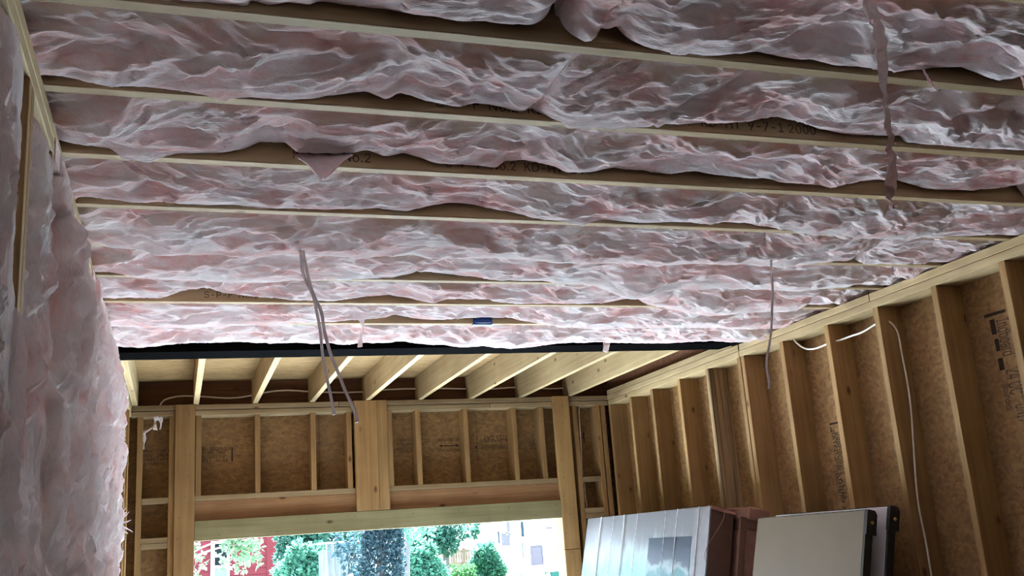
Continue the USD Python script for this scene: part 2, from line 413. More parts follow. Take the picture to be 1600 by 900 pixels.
# right wall
wr = thing('wall_right', 'right wall of bare pine studs and strand board sheathing', 'wall', kind='structure')
RS = [6.885, 6.512, 6.085, 5.683, 5.290, 5.238, 4.811, 4.382, 3.971, 3.557, 3.146, 2.74, 2.33, 1.92, 1.51, 1.1, 0.69, 0.28, -0.13, -0.6, -1.2, -1.8, -2.4, -3.4, -4.4, -5.4]
for i, y in enumerate(RS):
    d = 0.0 if i != 4 else 0.004
    m = 'fresh_pine_z' if i in (0,) else ('pine_z' if i != 3 else 'stained_pine_z')
    part(wr, 'stud', box(XR + d, XR + SD, y, y + JW, 0.038, TOP0), m)
part(wr, 'stud', box(XR, XR + SD, YF - 0.040, YF - 0.002, 0.038, TOP0), 'pine_z')
for y0, y1 in ((-6.6, 1.2), (1.203, 5.288), (5.292, YF)):
    part(wr, 'top_plate', box(XR, XR + SD, y0, y1, TOP0, TOP0 + 0.038), 'pine_y')
for y0, y1 in ((-6.6, 0.4), (0.403, 4.02), (4.023, 5.28)):
    part(wr, 'top_plate', box(XR, XR + SD, y0, y1, TOP0 + 0.040, TOP0 + 0.078), 'pine_y')
part(wr, 'top_plate', box(XR - 0.004, XR + SD, 5.284, YF, TOP0 + 0.040, TOP0 + 0.078), 'pine_y')
part(wr, 'top_plate', box(XR - 0.002, XR + SD, 5.36, YF, TOP0 + 0.080, TOP0 + 0.118), 'pine_y')
part(wr, 'bottom_plate', box(XR, XR + SD, -6.6, YF, 0.0, 0.038), 'pine_y')
for a, b in ((-6.6, -5.4), (-5.4, -4.0), (-4.0, -2.6), (-2.6, -0.85), (-0.85, 0.37), (0.37, 1.59), (1.59, 2.81), (2.81, 4.03), (4.03, 5.25), (5.25, 6.47), (6.47, YF + 0.15)):
    part(wr, 'sheathing_panel', box(XR + SD, XR + SD + 0.0115, a, b - 0.003, 0.0, H + 0.21, 0.001), 'osb')

# left wall
wl = thing('wall_left', 'left wall of pine studs, mostly filled with pink insulation', 'wall', kind='structure')
LS = [2.10 - 0.019 + SP * k for k in range(-11, 13)]
LSv = []
for k, y in enumerate(LS):
    if y > YF - 0.06:
        y = YF - 0.042
    LSv.append(y)
    part(wl, 'stud', box(XL - SD, XL, y, y + JW, 0.038, TOP0), 'pine_z')
    if abs(y - 2.081) < 0.01:
        part(wl, 'stud', box(XL - SD, XL, y + 0.0395, y + 0.0775, 0.038, TOP0), 'pine_z')
for y0, y1 in ((-6.6, 2.6), (2.603, YF)):
    part(wl, 'top_plate', box(XL - SD, XL, y0, y1, TOP0, TOP0 + 0.038), 'pine_y')
for y0, y1 in ((-6.6, 1.4), (1.403, 5.0), (5.003, YF)):
    part(wl, 'top_plate', box(XL - SD, XL, y0, y1, TOP0 + 0.040, TOP0 + 0.078), 'pine_y')
part(wl, 'bottom_plate', box(XL - SD, XL, -6.6, YF, 0.0, 0.038), 'pine_y')
for a, b in ((-6.6, -5.4), (-5.4, -4.0), (-4.0, -2.6), (-2.6, -0.85), (-0.85, 0.37), (0.37, 1.59), (1.59, 2.81), (2.81, 4.03), (4.03, 5.25), (5.25, 6.47), (6.47, YF + 0.15)):
    part(wl, 'sheathing_panel', box(XL - SD - 0.0115, XL - SD, a, b - 0.003, 0.0, H + 0.21, 0.001), 'osb')

for w_, xa in ((wr, XR + SD + 0.0125), (wl, XL - SD - 0.0145)):
    part(w_, 'house_wrap', box(xa, xa + 0.002, -6.65, YF + 0.16, -0.02, H + 0.21, 0.0004), 'white_laminate')
# rear wall, behind the photographer
wb = thing('wall_rear', 'bare strand board wall behind the photographer', 'wall', kind='structure')
for a, b in ((XL - 0.16, 0.92), (0.92, 2.14), (2.14, XR + 0.16)):
    part(wb, 'sheathing_panel', box(a, b - 0.003, -6.612, -6.6, 0.0, H + 0.21, 0.001), 'osb')

# far wall with the wide opening
wf = thing('wall_far', 'far wall of pine framing with a wide open garage doorway', 'wall', kind='structure')
C = lambda z: CZ + z
OX0, OX1 = 0.118, 2.815                                      # the opening
for a, b in ((XL, 1.13), (1.133, XR)):
    part(wf, 'top_plate', box(a, b, YF, YF + SD, C(1.039), C(1.0766) - 0.0005), 'pine_x')
for a, b in ((XL, -0.02), (-0.017, 1.236), (1.239, 2.30), (2.303, XR)):
    part(wf, 'top_plate', box(a, b, YF, YF + SD, C(0.997), C(1.0345)), 'pine_x')
ZP = C(0.997)
SILL0, SILL1 = C(0.403), C(0.441)


def stud_f(x0, x1, z0, z1, m='pine_z', y0=YF, y1=YF + SD):
    part(wf, 'stud', box(x0, x1, y0, y1, z0, z1), m)


for x0 in (0.124, 0.527, 0.921, 1.183, 1.487, 1.704, 2.078, 2.470, 2.700):
    stud_f(x0, x0 + JW, SILL1, ZP)
for x0 in (-0.262, -0.052, 2.985, 3.185, 3.232):
    stud_f(x0, x0 + JW, 0.038, ZP)
stud_f(0.078, 0.116, 0.038, SILL0)
stud_f(2.817, 2.855, 0.038, SILL0)
for x0, x1 in ((OX0, 1.24), (1.48, OX1)):
    part(wf, 'sill_plate', box(x0, x1, YF, YF + SD, SILL0, SILL1), 'pine_x')
for y0 in (YF + 0.002, YF + 0.052, YF + 0.10):
    part(wf, 'header_board', box(OX0 - 0.04, OX1 + 0.04, y0, y0 + JW, C(0.160), SILL0 - 0.001), 'brown_pine_x')
# backing boards nailed over the framing for the door tracks
def nails(pts, y):
    return cat([trimesh.creation.cylinder(0.0035, 0.004, sections=8, transform=trimesh.transformations.translation_matrix([p[0], y, p[1]]) @ trimesh.transformations.rotation_matrix(math.pi / 2, [1, 0, 0])) for p in pts])


B = 0.038
for x0, x1 in ((-0.013, 0.120), (2.812, 2.944)):
    part(wf, 'backing_board', box(x0, x1, YF - B, YF - 0.001, C(-0.10) if x0 > 1 else 0.0, H - 0.002), 'fresh_pine_z' if x0 > 1 else 'pine_z', label='vertical backing board beside the doorway')
    rr = random.Random(5 + int(x0))
    part(wf, 'nail_heads', nails([(x0 + rr.choice((0.03, 0.065, 0.10)) + rr.uniform(-.01, .01), H - 0.08 - 0.14 * k) for k in range(14)], YF - B - 0.001), 'nail', kind='stuff')
part(wf, 'backing_board', box(2.812, 2.944, YF - B, YF - 0.001, 0.0, C(-0.103)), 'fresh_pine_z')
part(wf, 'backing_board', box(1.236, 1.405, YF - B, YF - 0.001, C(0.272), H - 0.002), 'pine_z', label='wide centre board over the doorway')
part(wf, 'backing_board', box(1.406, 1.482, YF - B, YF - 0.001, C(0.272), H - 0.002), 'pine_z')
part(wf, 'backing_board', box(OX0 + 0.003, OX1 - 0.004, YF - B, YF - 0.001, C(0.135), C(0.270)), 'treated_x', label='greenish treated board along the top of the doorway')
rr = random.Random(3)
part(wf, 'nail_heads', nails([(0.3 + 0.19 * k + rr.uniform(-.03, .03), C(0.165 + 0.07 * (k % 2))) for k in range(14)], YF - B - 0.001), 'nail', kind='stuff')
# blocking between the outer studs
for x0, x1, z0, z1 in ((-0.224, -0.052, C(0.403), C(0.441)), (-0.224, -0.052, C(0.141), C(0.175)), (-0.224, -0.052, C(0.101), C(0.139)), (3.023, 3.185, C(0.400), C(0.438)), (3.023, 3.185, C(0.160), C(0.197)), (3.023, 3.185, C(0.118), C(0.156))):
    part(wf, 'blocking', box(x0, x1, YF, YF + SD, z0, z1), 'pine_x')
# sheathing: over the doorway and at both sides
for x0, x1, z0, z1 in ((XL - 0.15, OX0 - 0.03, 0.0, C(0.16)), (XL - 0.15, 1.0, C(0.16), H + 0.21), (1.0, 2.22, C(0.16), H + 0.21), (2.22, XR + 0.15, C(0.16), H + 0.21), (OX1 + 0.03, XR + 0.15, 0.0, C(0.16))):
    part(wf, 'sheathing_panel', box(x0, x1 - 0.002, YF + SD, YF + SD + 0.0115, z0, z1 - 0.002, 0.001), 'osb')
part(wf, 'sheathing_panel', box(OX0 - 0.03, 1.0, YF + SD + 0.0118, YF + SD + 0.016, C(0.16), C(0.4), 0.001), 'osb')


part(wf, 'house_wrap', cat(box(XL - 0.15, XR + 0.15, YF + SD + 0.017, YF + SD + 0.019, C(0.16), H + 0.21, 0.0004), box(XL - 0.15, OX0 - 0.035, YF + SD + 0.017, YF + SD + 0.019, 0.0, C(0.16), 0.0004), box(OX1 + 0.035, XR + 0.15, YF + SD + 0.017, YF + SD + 0.019, 0.0, C(0.16), 0.0004)), 'white_laminate')


# ink stamps on the boards
def stamp(wall, text, px, py, height, plane='far', turn=0, ink='ink', centre=False, width=None):
    m = meshkit.text_mesh(text, height, depth=0.0008)
    v = m.vertices.copy()
    w = v[:, 0].max()
    if width:
        v[:, 0] *= width / w
        w = width
    if centre:
        v[:, 0] -= w / 2
    a = math.radians(turn)
    v[:, :2] = v[:, :2] @ np.array([[math.cos(a), math.sin(a)], [-math.sin(a), math.cos(a)]])
    if plane == 'far':
        y = YF + SD - 0.0006
        o = at(px, py, y)
        P = np.c_[o[0] + v[:, 0], y - v[:, 2], o[2] + v[:, 1]]
        m = trimesh.Trimesh(P, m.faces, process=False)
    else:
        x = XR + SD - 0.0006
        o = at_x(px, py, x)
        P = np.c_[x - v[:, 2], o[1] - v[:, 0], o[2] + v[:, 1]]
        m = trimesh.Trimesh(P, m.faces, process=False)
    part(wall, 'ink_stamp', m, ink)


def mark(wall, x0, x1, z0, z1, y=None, ink='ink'):
    y = YF + SD - 0.0006 if y is None else y
    part(wall, 'ink_mark', box(x0, x1, y - 0.0006, y + 0.0002, z0, z1), ink)


for t, px, py in (('PREC-CODE 1P', 225, 708), ('SITE LOAD AP', 224, 715), ('UNIT 16P 08', 225, 721.5), ('1 PAR USE 03', 224, 728)):
    stamp(wf, t, px, py - 0.5, 0.020, width=0.185)
for t, px, py, wd in (('ALL EDGES 1/8"', 315, 705.5, 0.21), ('SPAN LINES', 315, 711, 0.165), ('BORDES 1/8"', 315, 717.5, 0.17), ('3/17    06:50', 315, 724, 0.18)):
    stamp(wf, t, px, py - 1, 0.021, width=wd)
a, b = at(363.5, 700, YF + SD), at(361.5, 721, YF + SD)
mark(wf, b[0], b[0] + 0.010, b[2], a[2])
a, b = at(538.5, 689, YF + SD), at(537, 711, YF + SD)
mark(wf, b[0], b[0] + 0.010, b[2], a[2]); mark(wf, b[0] - 0.012, b[0], b[2], b[2] + 0.006)
for t, px, py, wd in (('EXPOSURE 1', 647, 687, 0.14), ('SPAN 24/16', 646, 693, 0.13), ('SIZED FOR', 646, 699.5, 0.13), ('SPACING', 645, 704, 0.12)):
    stamp(wf, t, px, py - 1.5, 0.020, turn=180, width=wd)
stamp(wf, 'OZ', 671, 686, 0.022, turn=180)
stamp(wf, 'THIS DIRECTION', 721, 684, 0.021, turn=180, width=0.185)
stamp(wf, 'X X', 707, 690, 0.014, turn=180)
stamp(wf, 'STRENGTH AXIS', 721, 700.5, 0.020, turn=180, width=0.185)
a, b = at(687, 697, YF + SD), at(716, 696, YF + SD)
mark(wf, a[0], b[0], a[2] - 0.003, a[2] + 0.003)
for q, s in ((a, 1), (b, -1)):
    part(wf, 'ink_mark', hull([[q[0] - s * 0.005, YF + SD - 0.0012, a[2]], [q[0] + s * 0.018, YF + SD - 0.0012, a[2] + 0.011], [q[0] + s * 0.018, YF + SD - 0.0012, a[2] - 0.011],
                               [q[0] - s * 0.005, YF + SD - 0.0002, a[2]], [q[0] + s * 0.018, YF + SD - 0.0002, a[2] + 0.011], [q[0] + s * 0.018, YF + SD - 0.0002, a[2] - 0.011]]), 'ink')
stamp(wf, '7/16 CAT', 793, 680, 0.034, turn=180, width=0.20)
for t, px, py, wd in (('PRP-108 HUD-UM-40', 797, 687, 0.25), ('PS 2-10 SHEATHING', 797, 694, 0.235), ('EXPOSURE 1 & 0.418 IN', 797, 698.5, 0.235)):
    stamp(wf, t, px, py - 1, 0.021, turn=180, width=wd)
mark(wf, at(743, 698, YF + SD)[0], at(745, 698, YF + SD)[0], at(743, 701, YF + SD)[2], at(743, 697, YF + SD)[2])
for t, px, py, wd in (('UNIT 1', 849, 680, 0.10), ('MILL 4021', 850, 686, 0.13), ('C 16 IN OC', 853, 692, 0.15), ('SPACED', 849, 697, 0.11)):
    stamp(wf, t, px, py - 1, 0.023, turn=180, width=wd)
a, b = at(911.5, 676, YF + SD), at(912, 692, YF + SD)
mark(wf, a[0] - 0.005, a[0] + 0.005, b[2], a[2]); mark(wf, a[0] - 0.075, a[0], b[2] + 0.035, b[2] + 0.043)
# right wall stamps read downwards
for t, px, py, h_, lg in (('Indboard', 1556, 500, 0.072, 0.165), ('24 OC', 1571, 577, 0.085, 0.115), ('UNIT', 1586, 632, 0.075, 0.08), ('(bounded)', 1566, 600, 0.034, 0.12), ('mind span', 1588, 578, 0.034, 0.14)):
    stamp(wr, t, px, py, h_, plane='right', turn=-90, width=lg, ink='faded_ink')
for t, px, py, lg in (('THICKNESS', 1309, 673, 0.17), ('EXPOSURE 1  24/16', 1304, 676, 0.36), ('RATED SHEATHING 7/16', 1299, 672, 0.50), ('LENGTH', 1304, 735, 0.12)):
    stamp(wr, t, px, py, 0.026, plane='right', turn=-90, width=lg)
for (p, q, w) in (((1538, 495), (1572, 493), 0.014), ((1548, 500), (1556, 522), 0.028), ((1555, 530), (1562, 548), 0.022), ((1562, 560), (1567, 578), 0.028), ((1296, 663), (1310, 661), 0.010), ((1297, 668), (1300, 676), 0.008)):
    a, b = at_x(*p, XR + SD), at_x(*q, XR + SD)
    if abs(a[1] - b[1]) > abs(a[2] - b[2]):
        m = box(XR + SD - 0.001, XR + SD + 0.0002, b[1], a[1], a[2] - w / 2, a[2] + w / 2)
    else:
        m = box(XR + SD - 0.001, XR + SD + 0.0002, (a[1] + b[1]) / 2 - w / 2, (a[1] + b[1]) / 2 + w / 2, b[2], a[2])
    part(wr, 'ink_mark', m, 'ink')
# grade stamps on the joists' near faces, seen in the gaps above the strips
for i, x, t in ((2, 0.62, 'S-P-F  No.2  KD-HT  16  9-7-1'), (2, 1.25, 'S-P-F  KD-HT  9-7-1 2000'), (3, 0.75, 'S-P-F  No.2  KD-HT  24'), (7, 0.10, 'S-P-F  No.2  KD-HT  16  9-7-1'), (3, 0.30, 'KD-HT No.2')):
    m = meshkit.text_mesh(t, 0.028, depth=0.0008)
    v = m.vertices
    part(ceiling, 'ink_stamp', trimesh.Trimesh(np.c_[x + v[:, 0], J[i] + 0.0005 - v[:, 2], H + 0.018 + v[:, 1]], m.faces, process=False), 'faded_ink')

# ------------------------------------------------------------------ black steel beam
beam = thing('steel_beam', 'black painted steel I-beam spanning the room below the deck', 'beam')
bl, br = np.array([XL - 0.06, 5.47]), np.array([XR - 0.04, 5.27])        # centre line, slightly askew as the photo shows
bd = (br - bl) / np.linalg.norm(br - bl); bn = np.array([-bd[1], bd[0]])


def beam_box(w0, w1, z0, z1, cut=0.0):
    P = []
    for z in (z0, z1):
        for s in (w0, w1):
            for e, c in ((bl, 0), (br, cut)):
                p = e + bn * s - bd * (c if s > 0 else 0)
                P.append([p[0], p[1], z])
    return hull(P)


ZB = H - 0.012
part(beam, 'bottom_flange', beam_box(-0.100, 0.105, ZB, ZB + 0.011, 0.05), 'steel')
part(beam, 'web', beam_box(-0.004, 0.004, ZB + 0.011, ZB + 0.185), 'steel')
part(beam, 'top_flange', beam_box(-0.100, 0.105, ZB + 0.185, ZB + 0.196), 'steel')


# ------------------------------------------------------------------ pink insulation batts
def grid_mesh(P):
    nu, nv = P.shape[:2]
    idx = np.arange(nu * nv).reshape(nu, nv)
    F = np.concatenate([np.stack([idx[:-1, :-1], idx[1:, :-1], idx[1:, 1:]], -1).reshape(-1, 3), np.stack([idx[:-1, :-1], idx[1:, 1:], idx[:-1, 1:]], -1).reshape(-1, 3)])
    return P.reshape(-1, 3), F


def wool_relief(u, v, s, amp=1.0):
    """felted, torn-layer relief in metres; u runs along the batt"""
    u = u + 0.05 * fbm(u * 4, v * 4, s + 3.1, 3)
    v = v + 0.030 * fbm(u * 5, v * 5, s + 8.7, 3)
    w1 = sstep(-0.35, 0.35, perlin(u * 1.7, v * 3.0, s + 40.5)); w2 = sstep(-0.3, 0.3, perlin(u * 1.9, v * 3.0, s + 61.5))
    ang = lambda th: (u * math.cos(th) + v * math.sin(th), v * math.cos(th) - u * math.sin(th))
    def mixd(f):
        r = f(u, v)
        r = r + (f(*ang(0.5)) - r) * w1
        return r + (f(*ang(-0.55)) - r) * w2
    low = mixd(lambda a, b: perlin(a * 2.4, b * 6.0, s))
    n = mixd(lambda a, b: fbm(a * 4.0, b * 12.0, s + 21.0, 3, 0.5))
    k = 1.9 * (n + 0.6 * low) + 10
    fl = np.floor(k); fr = k - fl
    ter = fl + sstep(0.35, 1.0, fr)
    rid = (1 - np.sqrt(mixd(lambda a, b: perlin(a * 6.0, b * 24.0, s + 55.0)) ** 2 + 0.004)) ** 3
    pit = sstep(0.25, 0.95, mixd(lambda a, b: perlin(a * 4.0 + 5, b * 9.0, s + 77.0)))
    fine = fbm(u * 40.0, v * 100.0, s + 90.0, 2)
    lump = 1 - np.sqrt(fbm(u * 5.0, v * 10.0, s + 14, 3, 0.5) ** 2 + 0.03)
    return amp * (0.028 * low + 0.013 * (ter - 10) + 0.010 * (rid - 0.5) + 0.0016 * fine + 0.004 * fbm(u * 14.0, v * 34.0, s + 95.0, 3) + 0.022 * (lump - 0.7) - 0.046 * pit)


def ceiling_batt(x0, x1, ya, yb, seed, sil=None, res=0.0055, M=0.006, ends=(0, 0), e_near=-0.07):
    """one batt in the bay ya..yb; sil: measured lower outline of its far edge (pixels of the photograph), taken to the next joist's near face"""
    nu, nv = int((x1 - x0) / res), max(24, int((yb - ya) / res))
    x = np.linspace(x0, x1, nu); t = np.linspace(0, 1, nv)
    U, T = np.meshgrid(x, t, indexing='ij')
    W = yb - ya
    V = T * W
    far, near = (1 - T) * W, T * W
    if sil is not None:
        q = np.array([at(px, py, yb) for px, py in sil])
        E1 = np.interp(x, q[:, 0], H - q[:, 2], left=-0.012, right=-0.015)
    else:
        E1 = -0.02 + 0.03 * perlin(x * 2.0, x * 0 + seed, seed)
    E1 = E1 + 0.0035 * fbm(x * 14, x * 0 + 3.3, seed + 1.5, 3)
    E0 = e_near + 0.02 * perlin(x * 2.3, x * 0 + 9.1, seed + 5.0)
    relief = wool_relief(U, V, seed)
    Mi = np.maximum(M + 0.012 * perlin(U * 1.1, V * 2, seed + 2.2), (E1 + 0.002)[:, None] * sstep(0.3, 1, T))
    Mi = Mi - 0.030 * (1 - sstep(0.10, 0.62, T + 0.18 * perlin(U * 2.6, V * 3, seed + 60)))
    r0 = np.sqrt(np.clip(1 - (1 - np.clip(near / 0.10, 0, 1)) ** 2, 0, 1))
    r1 = np.sqrt(np.clip(1 - (1 - np.clip(far / 0.050, 0, 1)) ** 2, 0, 1))
    d = Mi + relief * (0.3 + 0.7 * np.clip(far / 0.10, 0, 1))
    d = E0[:, None] + (d - E0[:, None]) * r0
    edge = E1[:, None]
    d = edge + (d - edge) * r1
    wgt = sstep(0.05, 0.75, T)
    y = ya + V
    for _ in range(4):                                       # bring the silhouette to the measured outline
        zr = ((H - d) - CZ) / y
        have = CZ + zr[:, nv // 3:].min(1) * yb
        delta = gaussian_filter1d((H - have) - E1, 2.0)
        d = d - delta[:, None] * wgt
    for k, on in ((0, ends[0]), (1, ends[1])):
        if on:
            s = (U - x0) if k == 0 else (x1 - U)
            s = s + 0.02 * perlin(V * 9, V * 0 + k, seed + 33) - 0.01
            r = np.sqrt(np.clip(1 - (1 - np.clip(s / 0.06, 0, 1)) ** 2, 0, 1))
            d = -on + (d + on) * r
    d = np.maximum(d, -0.15)
    over = np.where(d > 0.003, 0.034 * sstep(0.80, 1.0, T) * np.clip(d / 0.012, 0, 1), 0)
    d = np.where((T > 0.985) & (over > 0.004), np.maximum(d * 0.6, 0.0035), d)
    P = np.stack([U, y + over, H - d], -1)
    # sides and back
    top = np.stack([U, ya + V, np.full_like(U, H + 0.165)], -1)
    ring = [P]
    Vv, F = grid_mesh(P)
    Vt_, Ft = grid_mesh(top[::max(1, nu // 40)][:, [0, -1]])
    n0 = len(Vv)
    # skirts along the two long edges
    sk = []
    def strip(a, b, flip):
        A = np.stack([a, b], 1)
        v_, f_ = grid_mesh(A)
        return v_, (f_[:, ::-1] if flip else f_)
    parts_ = [(Vv, F)]
    up = lambda q: np.c_[q[:, 0], np.clip(q[:, 1], ya, yb), np.full(len(q), H + 0.165)]
    parts_.append(strip(P[:, 0], up(P[:, 0]), True)); parts_.append(strip(P[:, -1], up(P[:, -1]), False))
    parts_.append(strip(P[0], up(P[0]), False)); parts_.append(strip(P[-1], up(P[-1]), True))
    parts_.append((Vt_, Ft[:, ::-1]))
    return trimesh.util.concatenate([trimesh.Trimesh(v_, f_, process=False) for v_, f_ in parts_])


S0a = [(387, 0), (420, 8), (445, 4), (484, 8), (494, 3), (560, 8), (587, 12), (656, 22), (712, 31), (790, 38), (840, 38), (880, 38), (900, 25), (914, 5)]
S0b = [(917, 30), (920, 40), (933, 45), (956, 41), (965, 52), (980, 63), (1007, 74), (1040, 81), (1097, 87), (1130, 84), (1175, 81), (1206, 87), (1300, 100), (1387, 110), (1437, 107), (1487, 102), (1550, 126), (1600, 112), (1700, 120)]
S1 = [(62, 117), (94, 119), (131, 126.5), (187, 135), (266, 139), (344, 154), (394, 153), (431, 156), (494, 153), (547, 145), (569, 142), (600, 155), (619, 144), (659, 158), (712, 166), (737, 161), (769, 164), (794, 170), (816, 178), (847, 181),
      (869, 189), (894, 197), (956, 200), (1012, 198), (1031, 194), (1100, 192), (1144, 190.6), (1162, 187), (1197, 181), (1237, 194), (1294, 205), (1337, 212), (1400, 211), (1412, 222), (1450, 226), (1506, 231), (1600, 234), (1700, 240)]
S2 = [(84, 216), (119, 226.5), (172, 231), (194, 247), (234, 249), (272, 241), (344, 239), (381, 233), (403, 222.5), (444, 222.5), (462, 237), (490, 240), (520, 240), (551, 240), (565, 235), (575, 236), (600, 244), (625, 239), (681, 255), (744, 259), (775, 261),
      (780, 252), (812, 250), (856, 259), (881, 269), (925, 267), (956, 262), (1003, 267), (1041, 272), (1075, 267), (1100, 272), (1156, 278), (1187, 278), (1225, 286), (1280, 290), (1294, 294), (1310, 288), (1325, 284), (1381, 278), (1400, 284), (1444, 295), (1506, 297), (1553, 292), (1578, 287), (1600, 308)]
S3 = [(122, 307), (140, 307), (207, 316), (247, 315), (287, 319), (330, 321), (372, 321), (419, 326), (487, 326), (528, 328), (581, 325), (637, 330), (669, 321), (691, 317), (722, 317), (753, 324), (794, 330), (831, 341), (887, 347), (912, 349), (941, 344),
      (1012, 349), (1066, 347), (1103, 350), (1122, 346), (1172, 350), (1209, 357), (1272, 365), (1310, 366), (1325, 373), (1350, 370), (1397, 371), (1475, 370), (1537, 368)]
S4 = [(137, 379), (160, 381), (195, 386), (225, 391), (240, 399), (300, 397), (325, 397), (362, 399), (400, 398), (431, 394), (472, 396), (519, 397), (559, 402), (606, 397), (644, 397), (675, 400), (762, 400), (841, 405), (875, 408), (919, 410), (981, 408),
      (1025, 414), (1075, 411), (1106, 410), (1169, 413), (1225, 415), (1303, 408), (1350, 411), (1444, 412)]
S5 = [(150, 425), (175, 425), (212, 432.5), (300, 436), (394, 439), (487, 436), (566, 436), (612, 433), (653, 425), (669, 425), (737, 433), (784, 439), (844, 438), (862, 441), (937, 446), (960, 455), (981, 464), (997, 466), (1044, 455), (1066, 450), (1106, 449), (1169, 449), (1225, 451), (1256, 454), (1319, 448)]
S6 = [(162, 465), (250, 466), (282, 455), (315, 449), (350, 457), (394, 463), (456, 469), (519, 470.6), (566, 464), (606, 461), (644, 467), (672, 475), (691, 467), (737, 467), (794, 474), (903, 475), (937, 474), (966, 469), (987, 465), (1012, 477), (1044, 480), (1075, 486), (1110, 492), (1169, 488), (1250, 484)]
S7 = [(170, 508), (300, 511), (362, 507), (425, 507), (516, 503), (559, 500), (597, 496), (612, 492), (644, 497), (675, 500), (737, 496), (794, 497), (831, 505), (887, 510), (950, 513), (1012, 510), (1106, 510), (1169, 513), (1230, 512)]
S8 = [(170, 541), (202, 541), (235, 541), (277, 537), (327, 535), (365, 533.5), (415, 534.5), (490, 535.5), (540, 537), (575, 534.5), (635, 533.5), (672, 536), (720, 541), (800, 543), (835, 540), (885, 535.5), (930, 533.5), (985, 534.5), (1035, 535), (1097, 532), (1147, 534), (1180, 534)]
SX = 3.44
split = lambda px, py, y: at(px, py, y)[0]
bays = [
    (0.693, 1.061, -0.42, SX, None, 0.02, (0, 0), 'pink fibreglass batt in the ceiling bay nearest the photographer'),
    (1.099, J[0], -0.42, SX, None, 0.012, (0, 0), 'pink fibreglass batt just above the top edge of the view'),
    (J[0] + JW, J[1], -0.42, split(912, 20, 1.7), S0a, 0.008, (0, 0.10), 'pink fibreglass batt left of the gap at the top of the view'),
    (J[0] + JW, J[1], split(918, 20, 1.7), SX, S0b, 0.010, (0.07, 0), 'pink fibreglass batt with a long hanging strip, right of the gap at the top'),
    (J[1] + JW, J[2], -0.42, split(868, 140, 2.1), S1, 0.006, (0, 0.03), 'pink fibreglass batt at left in the second bay from the top of the view'),
    (J[1] + JW, J[2], split(869, 140, 2.1), SX, S1, 0.008, (0.03, 0), 'pink fibreglass batt at right in the second bay from the top of the view'),
    (J[2] + JW, J[3], -0.42, SX, S2, 0.006, (0, 0), 'pink fibreglass batt with a pointed torn flap hanging over the joist'),
    (J[3] + JW, J[4], -0.42, SX, S3, 0.004, (0, 0), 'pink fibreglass ceiling batt directly beyond the joist with the torn flap'),
    (J[4] + JW, J[5], -0.42, split(1352, 395, 3.4), S4, 0.006, (0, 0.04), 'pink fibreglass batt from which the pair of grey cables hangs'),
    (J[4] + JW, J[5], split(1353, 395, 3.4), SX, S4, 0.004, (0.03, 0), 'short pink fibreglass batt end beside the right wall plate'),
    (J[5] + JW, J[6], -0.42, SX, S5, 0.004, (0, 0), 'pink fibreglass ceiling batt just beyond the hanging cables'),
    (J[6] + JW, J[7], -0.42, SX, S6, 0.004, (0, 0), 'pink fibreglass ceiling batt, third one before the black beam'),
    (J[7] + JW, J[8], -0.42, SX, S7, 0.004, (0, 0), 'pink fibreglass ceiling batt above the blue wrapped joist'),
    (J[8] + JW, J[9], -0.42, SX, S8, 0.004, (0, 0), 'pink fibreglass ceiling batt hanging along the black beam'),
]
for i, (ya, yb, x0, x1, sil, M, ends, lab) in enumerate(bays):
    res = 0.012 if sil is None else (0.0052 if ya < 3.2 else 0.0065)
    m = ceiling_batt(x0, x1, ya + 0.001, yb - 0.001, 11.37 * (i + 1), sil, res, M, ends)
    solo('ceiling_batt', m, 'wool_x', lab, 'insulation', smooth=True)


